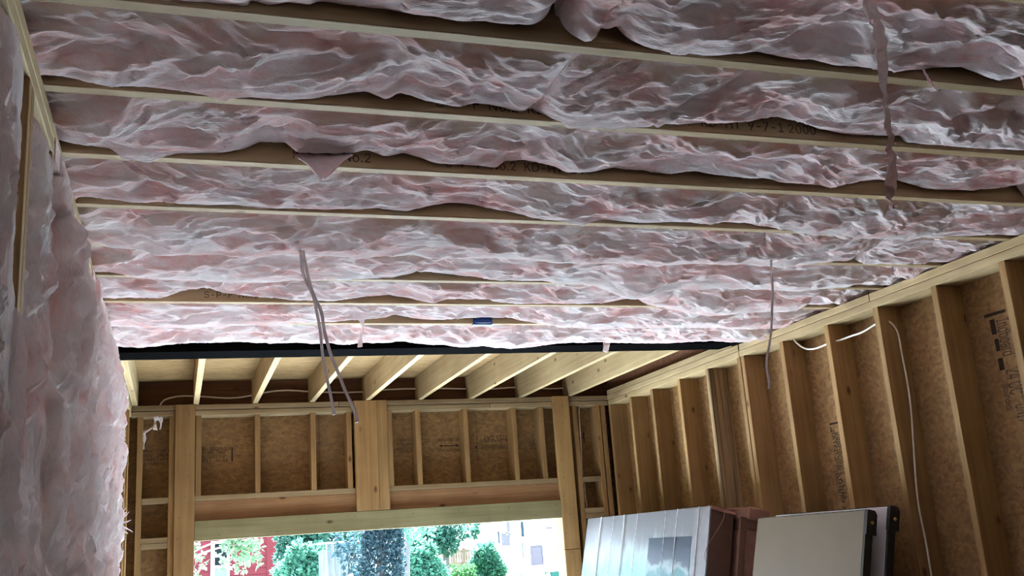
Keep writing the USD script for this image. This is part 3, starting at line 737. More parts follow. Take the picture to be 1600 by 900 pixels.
def wall_batt(ya, yb, z0, z1, seed, M=0.035, e0=-0.03, e1=-0.03, res=0.0065, bias=None, flank=0.0, calm=False, top_d=-0.015):
    zs = np.concatenate([np.linspace(z0, CZ - 0.25, 40, endpoint=False), np.linspace(CZ - 0.25, z1, int((z1 - CZ + 0.25) / res))])
    nv = int((yb - ya) / 0.0055)
    t = np.linspace(0, 1, nv)
    Z, T = np.meshgrid(zs, t, indexing='ij')
    W = yb - ya
    V = T * W
    lump = 1 - np.abs(fbm(Z * 7.5, V * 7.0, seed + 14, 4, 0.55))
    fold = np.abs(np.sin(np.pi * (V / W * 2.2 + 0.30 * perlin(Z * 1.2, V * 0 + seed, seed + 3) + 0.25 * perlin(Z * 3.0, V * 9.0, seed + 4) + seed))) ** 0.6 - 0.65
    rel = wool_relief(Z * 0.9, V, seed, 0.70) + 0.036 * (lump - 0.75) + 0.018 * fold
    Mi = M + 0.008 * perlin(Z * 1.5, V * 5, seed + 6)
    if flank:
        q = 0.13 * perlin(Z * 2.2, Z * 0 + 4.0, seed + 12) + 0.06 * perlin(Z * 11.0, V * 6, seed + 13)
        Mi = Mi - flank * (1 - sstep(0.20, 0.29, T + q))
    if bias is not None:
        Mi = Mi + bias(Z, T)
    if calm:
        rel = rel * (1 - 0.85 * sstep(0.35, 0.75, T) * sstep(CZ + 0.20, CZ + 0.40, Z))
    E0 = e0 + 0.02 * perlin(Z * 2.5, Z * 0 + 1, seed + 7); E1 = e1 + 0.007 * perlin(Z * 6.0, Z * 0 + 2, seed + 8) + 0.007 * fbm(Z * 15.0, Z * 0 + 5, seed + 18, 3) - (0.10 * sstep(CZ + 0.46, CZ + 0.60, Z) if calm else 0)
    r0 = np.sqrt(np.clip(1 - (1 - np.clip(V / 0.05, 0, 1)) ** 2, 0, 1)); r1 = np.sqrt(np.clip(1 - (1 - np.clip((W - V) / 0.03, 0, 1)) ** 2, 0, 1))
    d = E0 + (Mi + rel - E0) * r0
    d = E1 + (d - E1) * r1
    tp = (z1 - Z) + 0.02 * perlin(V * 8, V * 0, seed + 9)
    rt = np.sqrt(np.clip(1 - (1 - np.clip(tp / 0.05, 0, 1)) ** 2, 0, 1))
    d = np.where(Z > z1 - 0.22, d - np.maximum(d, 0) * 0.6 * sstep(z1 - 0.22, z1 - 0.05, Z), d)
    d = top_d + (d - top_d) * rt
    if top_d > 0:
        d = np.where(Z > TOP0 - 0.01, np.maximum(d, 0.003), d)
    d = np.maximum(d, -0.12)
    P = np.stack([XL + d, ya + V, Z], -1)
    v0, f0 = grid_mesh(P)
    up = lambda q: np.c_[np.full(len(q), XL - 0.135), q[:, 1], q[:, 2]]
    def strip(a, b, flip):
        v_, f_ = grid_mesh(np.stack([a, b], 1))
        return v_, (f_[:, ::-1] if flip else f_)
    ps = [(v0, f0[:, ::-1]), strip(P[:, 0], up(P[:, 0]), False), strip(P[:, -1], up(P[:, -1]), True), strip(P[0], up(P[0]), True), strip(P[-1], up(P[-1]), False)]
    return trimesh.util.concatenate([trimesh.Trimesh(v_, f_, process=False) for v_, f_ in ps])


wall_labels = {1: 'pink wall batt left of the exposed double stud, at the left edge of the view', 2: 'pink wall batt just beyond the exposed double stud', 3: 'pink wall batt beyond the deep dark red gap on the left wall',
               4: 'pink wall batt, second beyond the deep dark gap on the left wall', 5: 'pink wall batt, third beyond the deep dark gap on the left wall', 6: 'pink wall batt, fourth beyond the deep dark gap on the left wall',
               7: 'pink wall batt, fifth beyond the deep dark gap on the left wall', 8: 'pink wall batt, last but one before the bare left studs', 9: 'pink wall batt with frayed white fibres, last before the bare left studs'}
k0 = [k for k, y in enumerate(LS) if abs(y - 2.081) < 0.01][0]
for n in range(0, 10):
    ya = LS[k0 + n - 2] + JW + (0.040 if n == 2 else 0.0); yb = LS[k0 + n - 1]
    bias = None
    if n == 2:
        bias = None
    if n == 1:
        bias = lambda Z, T: -0.03 * sstep(0.72, 0.95, T) * sstep(CZ + 0.5, CZ + 0.65, Z)
    if n == 3:
        bias = lambda Z, T: (-0.12 * (1 - sstep(0.42, 0.50, T + 0.05 * perlin(Z * 8.0, T * 0, 3.3))) + 0.022 * sstep(0.5, 0.6, T)) * sstep(CZ + 0.42, CZ + 0.55, Z) * (1 - sstep(CZ + 0.86, CZ + 0.92, Z))
    m = wall_batt(ya + 0.001, yb - 0.001, 0.06, TOP0 + {3: 0.05, 6: 0.06, 7: 0.072, 8: 0.075, 9: 0.075}.get(n, -0.004), 200 + 9.77 * n, top_d=0.003 if n in (3, 6, 7, 8, 9) else -0.015, M=[0.0, 0.004, 0.008, 0.030, 0.038, 0.034, 0.040, 0.036, 0.038, 0.040][n], e0=-0.015 if n == 2 else -0.09, e1=0.022 if n == 1 else 0.012, bias=bias, flank=[0, 0, 0.03, 0.10, 0.10, 0.10, 0.10, 0.10, 0.09, 0.09][n], calm=(n == 1))
    if n == 0:
        solo('wall_batt', m, 'wool_z', 'pink wall batt nearest the photographer, outside the left edge of the view', 'insulation', smooth=True)
    else:
        solo('wall_batt', m, 'wool_z', wall_labels[n], 'insulation', smooth=True)


# hanging shreds of wool
def shred(path, widths, y, seed, flat=0.35, tilt=0.0):
    P = np.array([at(px, py, y + tilt * k / max(1, len(path) - 1)) for k, (px, py) in enumerate(path)])
    s = 1.08 * y / F_PX
    m = tube(P, np.array(widths, float) * 0.5 * s, sides=14, flat=flat, smoothpath=10, side_dir=[0, 1, 0])
    v = np.array(m.vertices)
    w = np.array(widths, float).max() * s
    n = fbm(v[:, 0] * 0.9 / w + seed, v[:, 2] * 0.9 / w, seed, 4)
    v += np.c_[n * 0.16 * w, fbm(v[:, 2] * 1.4 / w, v[:, 0] / w, seed + 4, 3) * 0.2 * w, n * 0.05 * w]
    return trimesh.Trimesh(v, m.faces, process=False)


solo('wool_strip', shred([(1340, -60), (1356, 0), (1367, 34), (1375, 68), (1378.5, 94), (1380, 124), (1382, 151), (1387, 185), (1390, 211), (1392, 238), (1393.6, 279), (1391, 309), (1398, 326)], [30, 27, 28, 30, 32, 24, 16, 13, 18, 13, 19, 24, 5], 1.50, 2.1), 'wool_z',
     'long twisted strip of pink wool dangling at upper right', 'insulation', smooth=True)
def flap():
    Lp = np.array([(459, 222), (461, 236), (464, 249), (474, 256), (484, 265), (493, 276), (500, 284)], float)
    Rp = np.array([(553, 222), (553, 236), (551, 246), (536, 256), (524, 268), (514, 278), (504, 284)], float)
    ns, nt = 46, 60
    t = np.linspace(0, 1, nt); s_ = np.linspace(0, 1, ns)
    Ls = np.stack([np.interp(t, np.linspace(0, 1, 7), Lp[:, k]) for k in (0, 1)], 1); Rs = np.stack([np.interp(t, np.linspace(0, 1, 7), Rp[:, k]) for k in (0, 1)], 1)
    P = np.zeros((nt, ns, 3))
    for a in range(nt):
        for b in range(ns):
            px = Ls[a] + (Rs[a] - Ls[a]) * s_[b]
            P[a, b] = at(px[0], px[1], J[3] - 0.040)
    S_, T_ = np.meshgrid(s_, t)
    hollow = np.clip(1 - (2 * S_ - 1) ** 2, 0, 1) ** 0.7 * np.clip(1 - T_, 0, 1) ** 0.4 * 0.055
    n = fbm(S_ * 3.0, T_ * 4.0, 5.5, 4)
    P[..., 1] += 0.075 * (1 - sstep(0.0, 0.42, T_)) + hollow * sstep(0.1, 0.5, T_) - 0.02 + 0.006 * n - 0.010 * sstep(0.75, 1.0, S_) * (1 - T_)
    P[..., 2] += 0.003 * fbm(S_ * 7.0, T_ * 2.0, 9.5, 3)
    v0, f0 = grid_mesh(P)
    B_ = P.copy(); B_[..., 1] += 0.012 * np.clip(np.minimum(np.minimum(S_, 1 - S_) * 8, (1 - T_) * 8), 0.08, 1)
    v1, f1 = grid_mesh(B_)
    n0 = len(v0)
    idx = np.arange(nt * ns).reshape(nt, ns)
    loop = np.concatenate([idx[0], idx[1:, -1], idx[-1, -2::-1], idx[-2:0:-1, 0]])
    nx = np.roll(loop, -1)
    F = np.vstack([f0, f1[:, ::-1] + n0, np.c_[loop, nx, nx + n0], np.c_[loop, nx + n0, loop + n0]])
    return trimesh.Trimesh(np.vstack([v0, v1]), F, process=False)


solo('wool_flap', flap(), 'wool_x', 'pointed torn flap of pink wool drooping over the third joist', 'insulation', smooth=True)
solo('wool_tuft', shred([(950, 520), (948, 532), (948, 540), (946, 549)], [18, 12, 9, 8], 5.20, 7.7, flat=0.6), 'wool_z', 'small wool tuft hanging in front of the black beam', 'insulation', smooth=True)
solo('wool_wisp', cat(shred([(566, 474), (563, 490), (566, 510), (563, 528), (562, 542)], [22, 16, 5, 4, 7], 4.70, 9.1), shred([(574, 478), (574, 492), (571, 503)], [14, 10, 2], 4.72, 3.1)), 'wool_z', 'thin wool wisp hanging right of the paired grey cables', 'insulation', smooth=True)
solo('wool_strand', shred([(1437, 105), (1445, 113), (1450, 123), (1456, 131), (1463, 138), (1466, 148)], [5, 6, 6, 8, 6, 2], 1.85, 4.4, flat=0.7), 'wool_x', 'short pale wool strand curling over the joist at upper right', 'insulation', smooth=True)
solo('wool_strand', shred([(1555, 84), (1572, 95), (1588, 105), (1597, 122), (1601, 140)], [7, 9, 8, 6, 3], 1.80, 6.4, flat=0.7), 'wool_x', 'pale wool strand hanging at the right edge of the view', 'insulation', smooth=True)
solo('wool_tuft', shred([(1322, 355), (1325, 365), (1328, 376)], [30, 22, 4], J[4] - 0.02, 8.4, flat=0.5), 'wool_x', 'small torn wool tuft drooping over the joist toward the right wall', 'insulation', smooth=True)
fr = thing('wool_fray', 'frayed white fibres sticking out of the left wall insulation end', 'insulation')
rr = random.Random(12)
for k, pth in enumerate(([(172, 812), (195, 806), (203, 799)], [(172, 808), (192, 800), (195, 794)], [(172, 822), (194, 824), (204, 829), (208, 832)], [(172, 826), (190, 829), (200, 834)], [(172, 818), (196, 816), (206, 812)], [(172, 800), (192, 803), (199, 800)])):
    part(fr, 'fibre_tuft', shred(pth, [9, 3.0, 0.7] if len(pth) == 3 else [9, 4, 2, 0.7], 5.29, 20.0 + k, flat=0.6), 'wool_z', smooth=True)
sh = thing('wool_shred', 'twisted pale shred snagged on the sheathing at upper left of the doorway', 'insulation')
for pth, w in (([(248, 651), (243, 657), (243, 665), (242, 672)], [14, 4, 3, 5]), ([(240, 667), (232, 672), (224, 676)], [2, 2.5, 4]), ([(224, 676), (225, 682), (225, 690), (225, 702)], [4, 6, 2, 2]), ([(250, 652), (251, 660), (250, 671)], [8, 3, 2])):
    part(sh, 'strand', shred(pth, w, YF + 0.02, 30.0 + len(w), flat=0.6), 'wool_z', smooth=True)


# ------------------------------------------------------------------ cables
def cable(path, y, r, m, name, lab, plane='y', flat=0.6):
    P = [at(px, py, y) if plane == 'y' else at_x(px, py, y) for px, py in path]
    return solo(name, tube(P, r, 10, flat, 6), m, lab, 'cable', smooth=50)


A_ = [(469, 392), (470.5, 402), (473.6, 427), (481, 445), (489, 462), (494, 483), (500, 514), (503, 545), (509, 582), (517, 620), (522, 648)]
B_ = [(473, 392), (475, 403), (481, 430), (487.6, 455), (494, 470), (501.6, 486), (505.6, 511), (511.5, 536), (518.7, 559), (529.6, 585), (540.5, 613), (550, 632), (558, 660)]
cable(A_, 3.47, 0.0056, 'cable_grey', 'hanging_cable', 'left one of two grey cables hanging from the insulation')
cable(B_, 3.44, 0.0060, 'cable_grey', 'hanging_cable', 'right one of two grey cables hanging from the insulation')
cable([(1205, 405), (1205, 418), (1207, 450), (1206, 490), (1204, 525), (1199, 555), (1198, 575), (1201, 592), (1201, 607)], 3.45, 0.0050, 'cable_grey', 'hanging_cable', 'single grey cable hanging in front of the right wall')
cable([(1239, 526), (1241, 531), (1246, 537), (1257, 544), (1272, 545), (1289, 539), (1302, 534), (1314, 531), (1330, 525), (1345, 520), (1364, 509), (1380, 502)], XR + 0.04, 0.0050, 'cable_white', 'wall_cable', 'white cable looping through the studs below the right top plate', plane='x')
cable([(1389, 502), (1393, 505), (1399, 512), (1407, 540), (1412, 567), (1420, 612), (1426, 676), (1429, 723), (1436, 794), (1446, 844), (1455, 898), (1462, 930)], 3.962, 0.0045, 'cable_white', 'wall_cable', 'white cable running down the side of a right wall stud')
cable([(250, 634), (252, 630), (257, 625), (265, 622), (277, 619.5), (302, 619), (327, 620.5), (360, 622), (397, 617), (422, 612), (452, 610), (485, 612), (515, 613), (570, 612), (602, 609), (652, 607.5), (690, 607), (770, 607.5), (802, 605.5), (850, 607), (884, 606)], YF + 0.07, 0.0060, 'cable_white', 'joist_cable', 'white cable threaded through the joists above the doorway')
cable([(905, 636), (906, 668), (908, 699), (910, 743), (911, 750)], YF + 0.06, 0.0055, 'cable_white', 'wall_cable', 'white cable above the blocking right of the doorway')
cable([(908, 757), (911, 754), (914, 771), (916, 785), (916, 801)], YF + 0.06, 0.0055, 'cable_white', 'wall_cable', 'white cable below the blocking right of the doorway')

# blue film wrapped round a joist
a, b = at(739, 503, J[8])[0], at(769, 503, J[8])[0]
bw = thing('blue_wrap', 'small dark blue plastic film wrapped around a ceiling joist', 'plastic wrap')
part(bw, 'film', cat(box(a, b, J[8] - 0.005, J[8] - 0.001, H - 0.004, H + 0.055, 0.001), box(a + 0.004, b - 0.004, J[8] - 0.005, J[8] + 0.046, H - 0.006, H - 0.001, 0.001)), 'blue_film')
part(bw, 'crease', cat(tube([[a + 0.01, J[8] - 0.006, H + 0.003], [a + 0.05, J[8] - 0.007, H + 0.001], [b - 0.005, J[8] - 0.006, H + 0.003]], [0.001, 0.0022, 0.001], 6), tube([[a, J[8] + 0.030, H - 0.006], [a + 0.008, J[8] - 0.004, H - 0.006]], [0.003, 0.002], 6, smoothpath=0), tube([[b, J[8] - 0.004, H - 0.005], [b - 0.01, J[8] + 0.03, H - 0.006]], [0.003, 0.003], 6, smoothpath=0)), 'blue_film_shine')


# ------------------------------------------------------------------ things leaning on the right wall
def leaning(name, lab, catg, top, tilt, loc_len):
    """an Xform whose local frame is: x out of the wall's normal (thickness), y along the wall, z up the slope; origin at the top front edge"""
    x = UsdGeom.Xform.Define(stage, numbered('/World/' + name))
    c, s = math.cos(tilt), math.sin(tilt)
    m = np.eye(4)
    m[0, :3] = (c, 0, -s); m[1, :3] = (0, 1, 0); m[2, :3] = (s, 0, c); m[3, :3] = top
    x.AddTransformOp().Set(Gf.Matrix4d(*m.ravel().tolist()))
    return tag(x.GetPrim(), lab, catg)


def length_to_floor(top, tilt, thick=0):
    return (top[2] - 0.002 - thick * math.sin(tilt)) / math.cos(tilt)


T1 = 0.22
top = np.array([2.96, 5.25, C(0.112)])
cw, ct = 1.88, 0.16
ln = length_to_floor(top, T1, ct)
cx = leaning('printed_carton', 'tall flat carton printed with sea spray, wrapped in clear film, leaning at right', 'carton', top, T1, ln)
part(cx, 'printed_face', box(0, 0.006, 0, cw, -ln, 0, 0.003), 'wave_print')
part(cx, 'body', box(0.006, ct, 0.002, cw - 0.002, -ln, -0.003, 0.006), 'cardboard')
ia, ib = 0.20, 0.78
part(cx, 'picture_inset', box(-0.002, 0.001, ia, ib, -0.95, -0.17, 0.0005), 'inset_print')
part(cx, 'edge_strip', box(-0.003, 0.002, 0.0, 0.185, -ln, -0.004, 0.001), 'pale_strip', label='pale strip down the near edge of the carton')
for yy, ww in ((0.125, 0.004), (0.40, 0.003), (0.56, 0.002), (0.98, 0.002), (1.19, 0.006), (1.38, 0.002), (1.60, 0.007)):
    rr = random.Random(int(yy * 100))
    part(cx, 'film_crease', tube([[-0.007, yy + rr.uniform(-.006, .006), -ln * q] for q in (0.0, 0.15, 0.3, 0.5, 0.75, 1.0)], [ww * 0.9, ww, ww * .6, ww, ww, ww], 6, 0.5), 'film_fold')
part(cx, 'wrap_film', box(-0.0050, -0.0042, -0.004, cw + 0.002, -ln, 0.004, 0.0002), 'film')
part(cx, 'wrap_film', box(-0.004, ct + 0.004, -0.0060, -0.0052, -ln, 0.004, 0.0002), 'film')
part(cx, 'film_crease', tube([[0.02, -0.016, -0.002], [0.075, -0.018, -0.02], [0.03, -0.016, -0.16], [0.01, -0.015, -0.34]], [0.002, 0.003, 0.002, 0.001], 6), 'cardboard_light')
part(cx, 'flap', hull([[0.0, -0.004, 0.0], [ct, -0.004, -0.012], [ct, -0.02, -0.03], [0.08, -0.018, -0.028], [0.0, -0.010, -0.02], [0.0, 0.05, 0.004], [ct, 0.05, -0.004]]), 'cardboard_light')

top2 = np.array([3.135, 5.16, C(0.092)])
ln2 = length_to_floor(top2, T1, 0.14)
cb = leaning('brown_carton', 'narrow brown carton with a taped cap between the printed carton and the boards', 'carton', top2, T1, ln2)
part(cb, 'body', box(0.02, 0.112, 0.0, 1.2, -ln2, -0.06, 0.006), 'cardboard_light')
part(cb, 'cap', box(0.0, 0.145, -0.035, 1.25, -0.070, 0.0, 0.008), 'cardboard_light')
part(cb, 'tape_band', box(0.012, 0.120, -0.012, 1.22, -0.125, -0.068, 0.004), 'cardboard')
part(cb, 'film_edge', box(-0.03, 0.012, -0.008, 0.01, -ln2, -0.06, 0.003), 'cardboard')


def board(name, lab, top, tilt, w, face, n):
    ln_ = length_to_floor(top, tilt, 0.035)
    o = leaning(name, lab, 'board', top, tilt, ln_)
    part(o, 'panel', box(0, 0.030, 0.012, w, -ln_, 0, 0.003), face)
    part(o, 'edge_channel', box(-0.001, 0.040, -0.004, 0.011, -ln_, -0.012, 0.002), 'black_rubber')
    part(o, 'edge_line', box(0.002, 0.028, 0.02, w - 0.02, 0.0005, 0.004, 0.001), 'black_rubber')
    cp = part(o, 'corner_guard', hull([[x, y, z] for x in (-0.004, 0.05) for y in (-0.014, 0.010) for z in (-0.11, -0.014)] + [[x, y, 0.004] for x in (0.002, 0.04) for y in (-0.010, 0.014)]), 'black_rubber', smooth=30)
    part(o, 'corner_guard', hull([[x, y, z] for x in (-0.004, 0.05) for y in (-0.014, 0.008) for z in (-0.62, -0.34)]), 'black_rubber')
    rv = trimesh.creation.uv_sphere(0.009, count=[8, 12]); rv.apply_scale([1, 0.5, 1]); rv.apply_translation([0.025, -0.015, -0.055])
    part(o, 'rivet', rv, 'brass', smooth=True)


board('beige_board', 'beige board with black edge leaning in front of the white board', np.array([3.05, 3.968, C(0.0195)]), 0.26, 0.94, 'beige_laminate', 1)
board('white_board', 'white board with black edge leaning behind the beige board', np.array([3.17, 3.955, C(0.030)]), 0.26, 0.96, 'white_laminate', 2)

# ------------------------------------------------------------------ outside
ground = thing('ground', 'sunlit pale driveway and lawn outside the doorway', 'ground', kind='structure')
part(ground, 'driveway', box(-4.0, 7.5, YF + 0.17, 24.0, -0.2, -0.02, 0.01), 'driveway')
part(ground, 'lawn', box(-60, 80, YF + 0.17, 120, -0.3, -0.06, 0.01), 'lawn')


def leaves(n, shape, size, seed, droop=0.3):
    """n folded leaves; shape(rng) gives a point and an outward direction"""
    rng = np.random.RandomState(seed)
    C0, D0 = shape(rng, n)
    a = rng.normal(size=(n, 3)) + D0 * 0.8; a[:, 2] -= droop
    a /= np.linalg.norm(a, axis=1, keepdims=True)
    r = rng.normal(size=(n, 3)); b = np.cross(a, r); b /= np.linalg.norm(b, axis=1, keepdims=True)
    c = np.cross(a, b)
    s = size * rng.uniform(0.6, 1.3, n)[:, None]
    p0 = C0; p1 = C0 + a * s * 0.55 + b * s * 0.38 + c * s * 0.12; p2 = C0 + a * s * 1.15; p3 = C0 + a * s * 0.55 - b * s * 0.38 + c * s * 0.12
    V = np.stack([p0, p1, p2, p3], 1).reshape(-1, 3)
    i = np.arange(n)[:, None] * 4
    F = np.concatenate([i + [0, 1, 2], i + [0, 2, 3]])
    return trimesh.Trimesh(V, F, process=False)


def blobs(centres, radii):
    centres, radii = np.asarray(centres, float), np.asarray(radii, float)
    def f(rng, n):
        k = rng.choice(len(centres), n, p=radii ** 2 / (radii ** 2).sum())
        d = rng.normal(size=(n, 3)); d /= np.linalg.norm(d, axis=1, keepdims=True)
        return centres[k] + d * radii[k][:, None] * (rng.uniform(0.35, 1, n) ** 0.5)[:, None], d
    return f


def cone(base, top_, r0, r1):
    base, top_ = np.asarray(base, float), np.asarray(top_, float)
    def f(rng, n):
        t = rng.uniform(0, 1, n); ang = rng.uniform(0, 2 * np.pi, n)
        r = (r0 + (r1 - r0) * t) * rng.uniform(0.6, 1.0, n) * (1 + 0.12 * np.sin(ang * 3 + t * 19))
        d = np.c_[np.cos(ang), np.sin(ang), 0.35 * np.ones(n)]
        return base + (top_ - base) * t[:, None] + np.c_[np.cos(ang) * r, np.sin(ang) * r, np.zeros(n)], d
    return f


def trunk(base, tip, r0, r1, branches=(), seed=1):
    rng = random.Random(seed)
    b, t = np.array(base, float), np.array(tip, float)
    ms = [tube([b, b * .66 + t * .34 + [rng.uniform(-.06, .06), 0, 0], b * .33 + t * .67 + [rng.uniform(-.06, .06), 0, 0], t], [r0, r0 * .85, (r0 + r1) / 2, r1], 8, 1.0, 4)]
    for q in branches:
        q = np.array(q, float)
        s = b + (t - b) * rng.uniform(0.45, 0.85)
        ms.append(tube([s, (s + q) / 2 + [0, 0, 0.08], q], [r1 * .9, r1 * .6, r1 * .25], 6, 1.0, 4))
    return cat(ms)


# red house
Yh = 34.0
rh = thing('red_house', 'red sided house with a pale framed window behind the maple', 'building')
x1 = at(431, 860, Yh)[0]
zlo = -0.06
for k in range(30):
    z = zlo + 0.19 * k
    part(rh, 'siding_board', hull([[x, y, zz] for x in (x1 - 9.0, x1) for (y, zz) in ((Yh, z + 0.192), (Yh - 0.018, z), (Yh + 0.05, z), (Yh + 0.05, z + 0.192))]), 'red_siding')
part(rh, 'wall', box(x1 - 9.0, x1, Yh + 0.05, Yh + 7, zlo, zlo + 5.7), 'red_siding')
part(rh, 'corner_board', box(x1 - 0.30, x1 + 0.02, Yh - 0.035, Yh + 0.02, zlo, zlo + 5.7), 'red_siding')
part(rh, 'roof', hull([[x1 - 9.4, Yh - 0.5, zlo + 5.6], [x1 + 0.4, Yh - 0.5, zlo + 5.6], [x1 - 9.4, Yh + 3.5, zlo + 8], [x1 + 0.4, Yh + 3.5, zlo + 8], [x1 - 9.4, Yh + 7.5, zlo + 5.6], [x1 + 0.4, Yh + 7.5, zlo + 5.6]]), 'roofing')
wa, wb_ = at(329, 850, Yh), at(359, 850, Yh)
wt = at(340, 845, Yh)[2]; wbm = wt - 1.65
fw = part(rh, 'window_frame', cat(box(wa[0] + 0.13, wb_[0] - 0.10, Yh - 0.07, Yh - 0.02, wt - 0.10, wt), box(wa[0], wa[0] + 0.13, Yh - 0.07, Yh - 0.02, wbm, wt), box(wb_[0] - 0.10, wb_[0], Yh - 0.07, Yh - 0.02, wbm, wt), box(wa[0] + 0.13, wb_[0] - 0.10, Yh - 0.065, Yh - 0.02, wt - 0.86, wt - 0.76), box(wa[0] + 0.13, wb_[0] - 0.10, Yh - 0.07, Yh - 0.02, wbm, wbm + 0.1)), 'white_trim')
part(fw, 'upper_pane', box(wa[0] + 0.12, wb_[0] - 0.09, Yh - 0.045, Yh - 0.03, wt - 0.78, wt - 0.08), 'window_dark')
part(fw, 'lower_pane', box(wa[0] + 0.12, wb_[0] - 0.09, Yh - 0.040, Yh - 0.028, wbm + 0.08, wt - 0.84), 'window_blind')

# maple in front of it
Ym = 13.0
mp = thing('maple_tree', 'leafy maple with broad pale green leaves in front of the red house', 'tree')
cs = [at(px, py, Ym + dy) for px, py, dy in ((306, 850, 0), (312, 868, .2), (318, 882, .1), (305, 897, 0), (344, 866, .1), (360, 850, 0), (372, 862, .1), (385, 848, .2), (392, 866, 0), (400, 855, .1), (378, 882, .2), (405, 880, .1), (352, 880, .2), (368, 838, .1), (396, 838, -.1))]
bs = trunk(at(272, 1150, Ym) * [1, 1, 0], at(282, 800, Ym), 0.07, 0.02, cs[:4] + [at(352, 838, Ym), at(380, 842, Ym), at(404, 850, Ym)], 4)
part(mp, 'trunk', bs, 'bark', smooth=40)
part(mp, 'foliage', leaves(620, blobs(cs, [.05, .05, .045, .06, .05, .10, .10, .11, .10, .07, .09, .06, .06, .12, .10]), 0.062, 5), 'leaf_maple', kind='stuff')



def tree(name, lab, Y, pts, radii, n, size, m, seed, base=None, bark='bark', r0=0.09):
    o = thing(name, lab, 'tree')
    c = np.array([at(px, py, Y + dy) for px, py, dy in pts])
    g = c.mean(0).copy() if base is None else at(base[0], base[1], Y)
    g[2] = -0.06
    part(o, 'trunk', trunk(g, c[np.argmax(c[:, 2])], r0, r0 * .3, c, seed), bark, smooth=40)
    part(o, 'foliage', leaves(n, blobs(c, radii), size, seed), m, kind='stuff')
    return o


tree('broadleaf_tree', 'dense dark green tree right of the red house', 25.0, [(464, 838, 1), (478, 845, .5), (462, 870, 1), (470, 880, .5), (500, 840, 1.5), (464, 900, 1), (520, 835, 2), (486, 815, 1), (466, 812, 1), (540, 828, 1.5), (545, 860, 2.5)], [.55, .5, .5, .5, .5, .5, .5, .6, .6, .45, .4], 5200, 0.13, 'leaf_green', 11)
tree('broadleaf_bush', 'bright green bush left of the grey shed', 22.0, [(470, 868, 0), (488, 878, 0), (500, 866, .3), (460, 888, 0), (485, 895, 0), (446, 895, .3)], [.28, .26, .24, .26, .3, .25], 2200, 0.11, 'leaf_bright', 12)
tree('twiggy_tree', 'sparse bluish twigs over the grey shed', 19.2, [(548, 868, 0), (555, 885, 0), (540, 850, .3), (560, 845, .2), (565, 880, .2)], [.28, .24, .3, .25, .2], 420, 0.09, 'leaf_conifer', 13, r0=0.04)
cn = thing('conifer', 'tall dark blue-green conifer in the middle of the doorway view', 'tree')
cb_, ct_ = at(592, 1010, 17.0), at(598, 640, 17.0)
cb_[2] = -0.06
part(cn, 'trunk', tube([cb_, (cb_ + ct_) / 2, ct_], [0.10, 0.07, 0.02], 8), 'bark', smooth=40)
part(cn, 'foliage', leaves(15000, cone(cb_ + [0, 0, 0.2], ct_, 0.56, 0.10), 0.065, 21, droop=-0.2), 'leaf_conifer', kind='stuff')
pt = thing('pale_tree', 'slender pale trunk beside the dark conifer', 'tree')
for k, (x_a, x_b) in enumerate(((627, 622), (637, 634))):
    part(pt, 'trunk', tube([at(x_b + 6, 1040, 20.0 + k), at(x_b + 2, 900, 20.0 + k), at(x_a, 850, 20.0 + k), at(x_a - 3, 780, 20.0 + k)], [0.09, 0.075, 0.055, 0.04], 8), 'pale_bark', smooth=40)
part(pt, 'foliage', leaves(500, blobs([at(630, 825, 20), at(620, 835, 20), at(655, 830, 20.5), at(650, 818, 20)], [.3, .25, .3, .3]), 0.09, 31), 'leaf_bright', kind='stuff')
tree('broadleaf_bush', 'bright green feathery bush right of the pale trunk', 23.0, [(652, 875, 0), (668, 885, 0), (645, 893, 0), (664, 862, .3), (682, 893, 0), (650, 855, .4), (668, 900, 0)], [.28, .3, .28, .24, .24, .2, .3], 3000, 0.11, 'leaf_bright', 14)
tree('branching_tree', 'small open tree with thin spreading branches before the deck', 26.0, [(682, 845, 0), (694, 838, .2), (700, 852, 0), (668, 842, .2), (712, 832, .2), (676, 826, 0), (735, 824, .5), (700, 822, .3)], [.28, .3, .25, .28, .25, .3, .25, .3], 1500, 0.12, 'leaf_green', 15, base=(696, 900), bark='pale_bark', r0=0.10)
tree('round_bush', 'round green bush at the foot of the white house', 30.0, [(757, 868, 0), (766, 882, 0), (748, 886, 0), (776, 892, 0), (758, 898, 0), (762, 860, .2)], [.34, .34, .3, .28, .36, .24], 2600, 0.13, 'leaf_bright', 16)
hd = thing('hedge', 'low clipped green hedge in front of the deck', 'hedge')
ha, hb = at(703, 886, 28.0), at(742, 884, 28.0)
part(hd, 'foliage', leaves(1800, lambda rng, n: (np.c_[rng.uniform(ha[0], hb[0], n), rng.uniform(27.7, 28.3, n), rng.uniform(-0.05, ha[2], n)], rng.normal(size=(n, 3)) + [0, 0, 1]), 0.09, 41), 'leaf_hedge', kind='stuff')

# grey shed of ribbed sheets
sd = thing('garden_shed', 'grey shed of vertical ribbed sheets behind the twigs', 'shed')
Ys = 20.0
sa, sb = at(509, 852, Ys), at(560, 852, Ys)
wdt = (sb[0] - sa[0]) / 11
for k in range(11):
    if k == 7:
        continue
    part(sd, 'ribbed_sheet', box(sa[0] + wdt * k, sa[0] + wdt * (k + 1) - 0.012, Ys + 0.015 * (k % 2), Ys + 0.05, -0.06, at(509, 850 + (0 if k < 7 else 14), Ys)[2], 0.006), 'grey_fence_z')
part(sd, 'back_wall', box(sa[0] + 0.02, sb[0] - 0.02, Ys + 1.2, Ys + 1.25, -0.06, sa[2] - 0.1), 'grey_fence_z')
part(sd, 'roof', box(sa[0] - 0.03, sa[0] + wdt * 7, Ys - 0.02, Ys + 1.3, sa[2] + 0.03, sa[2] + 0.06), 'grey_metal')

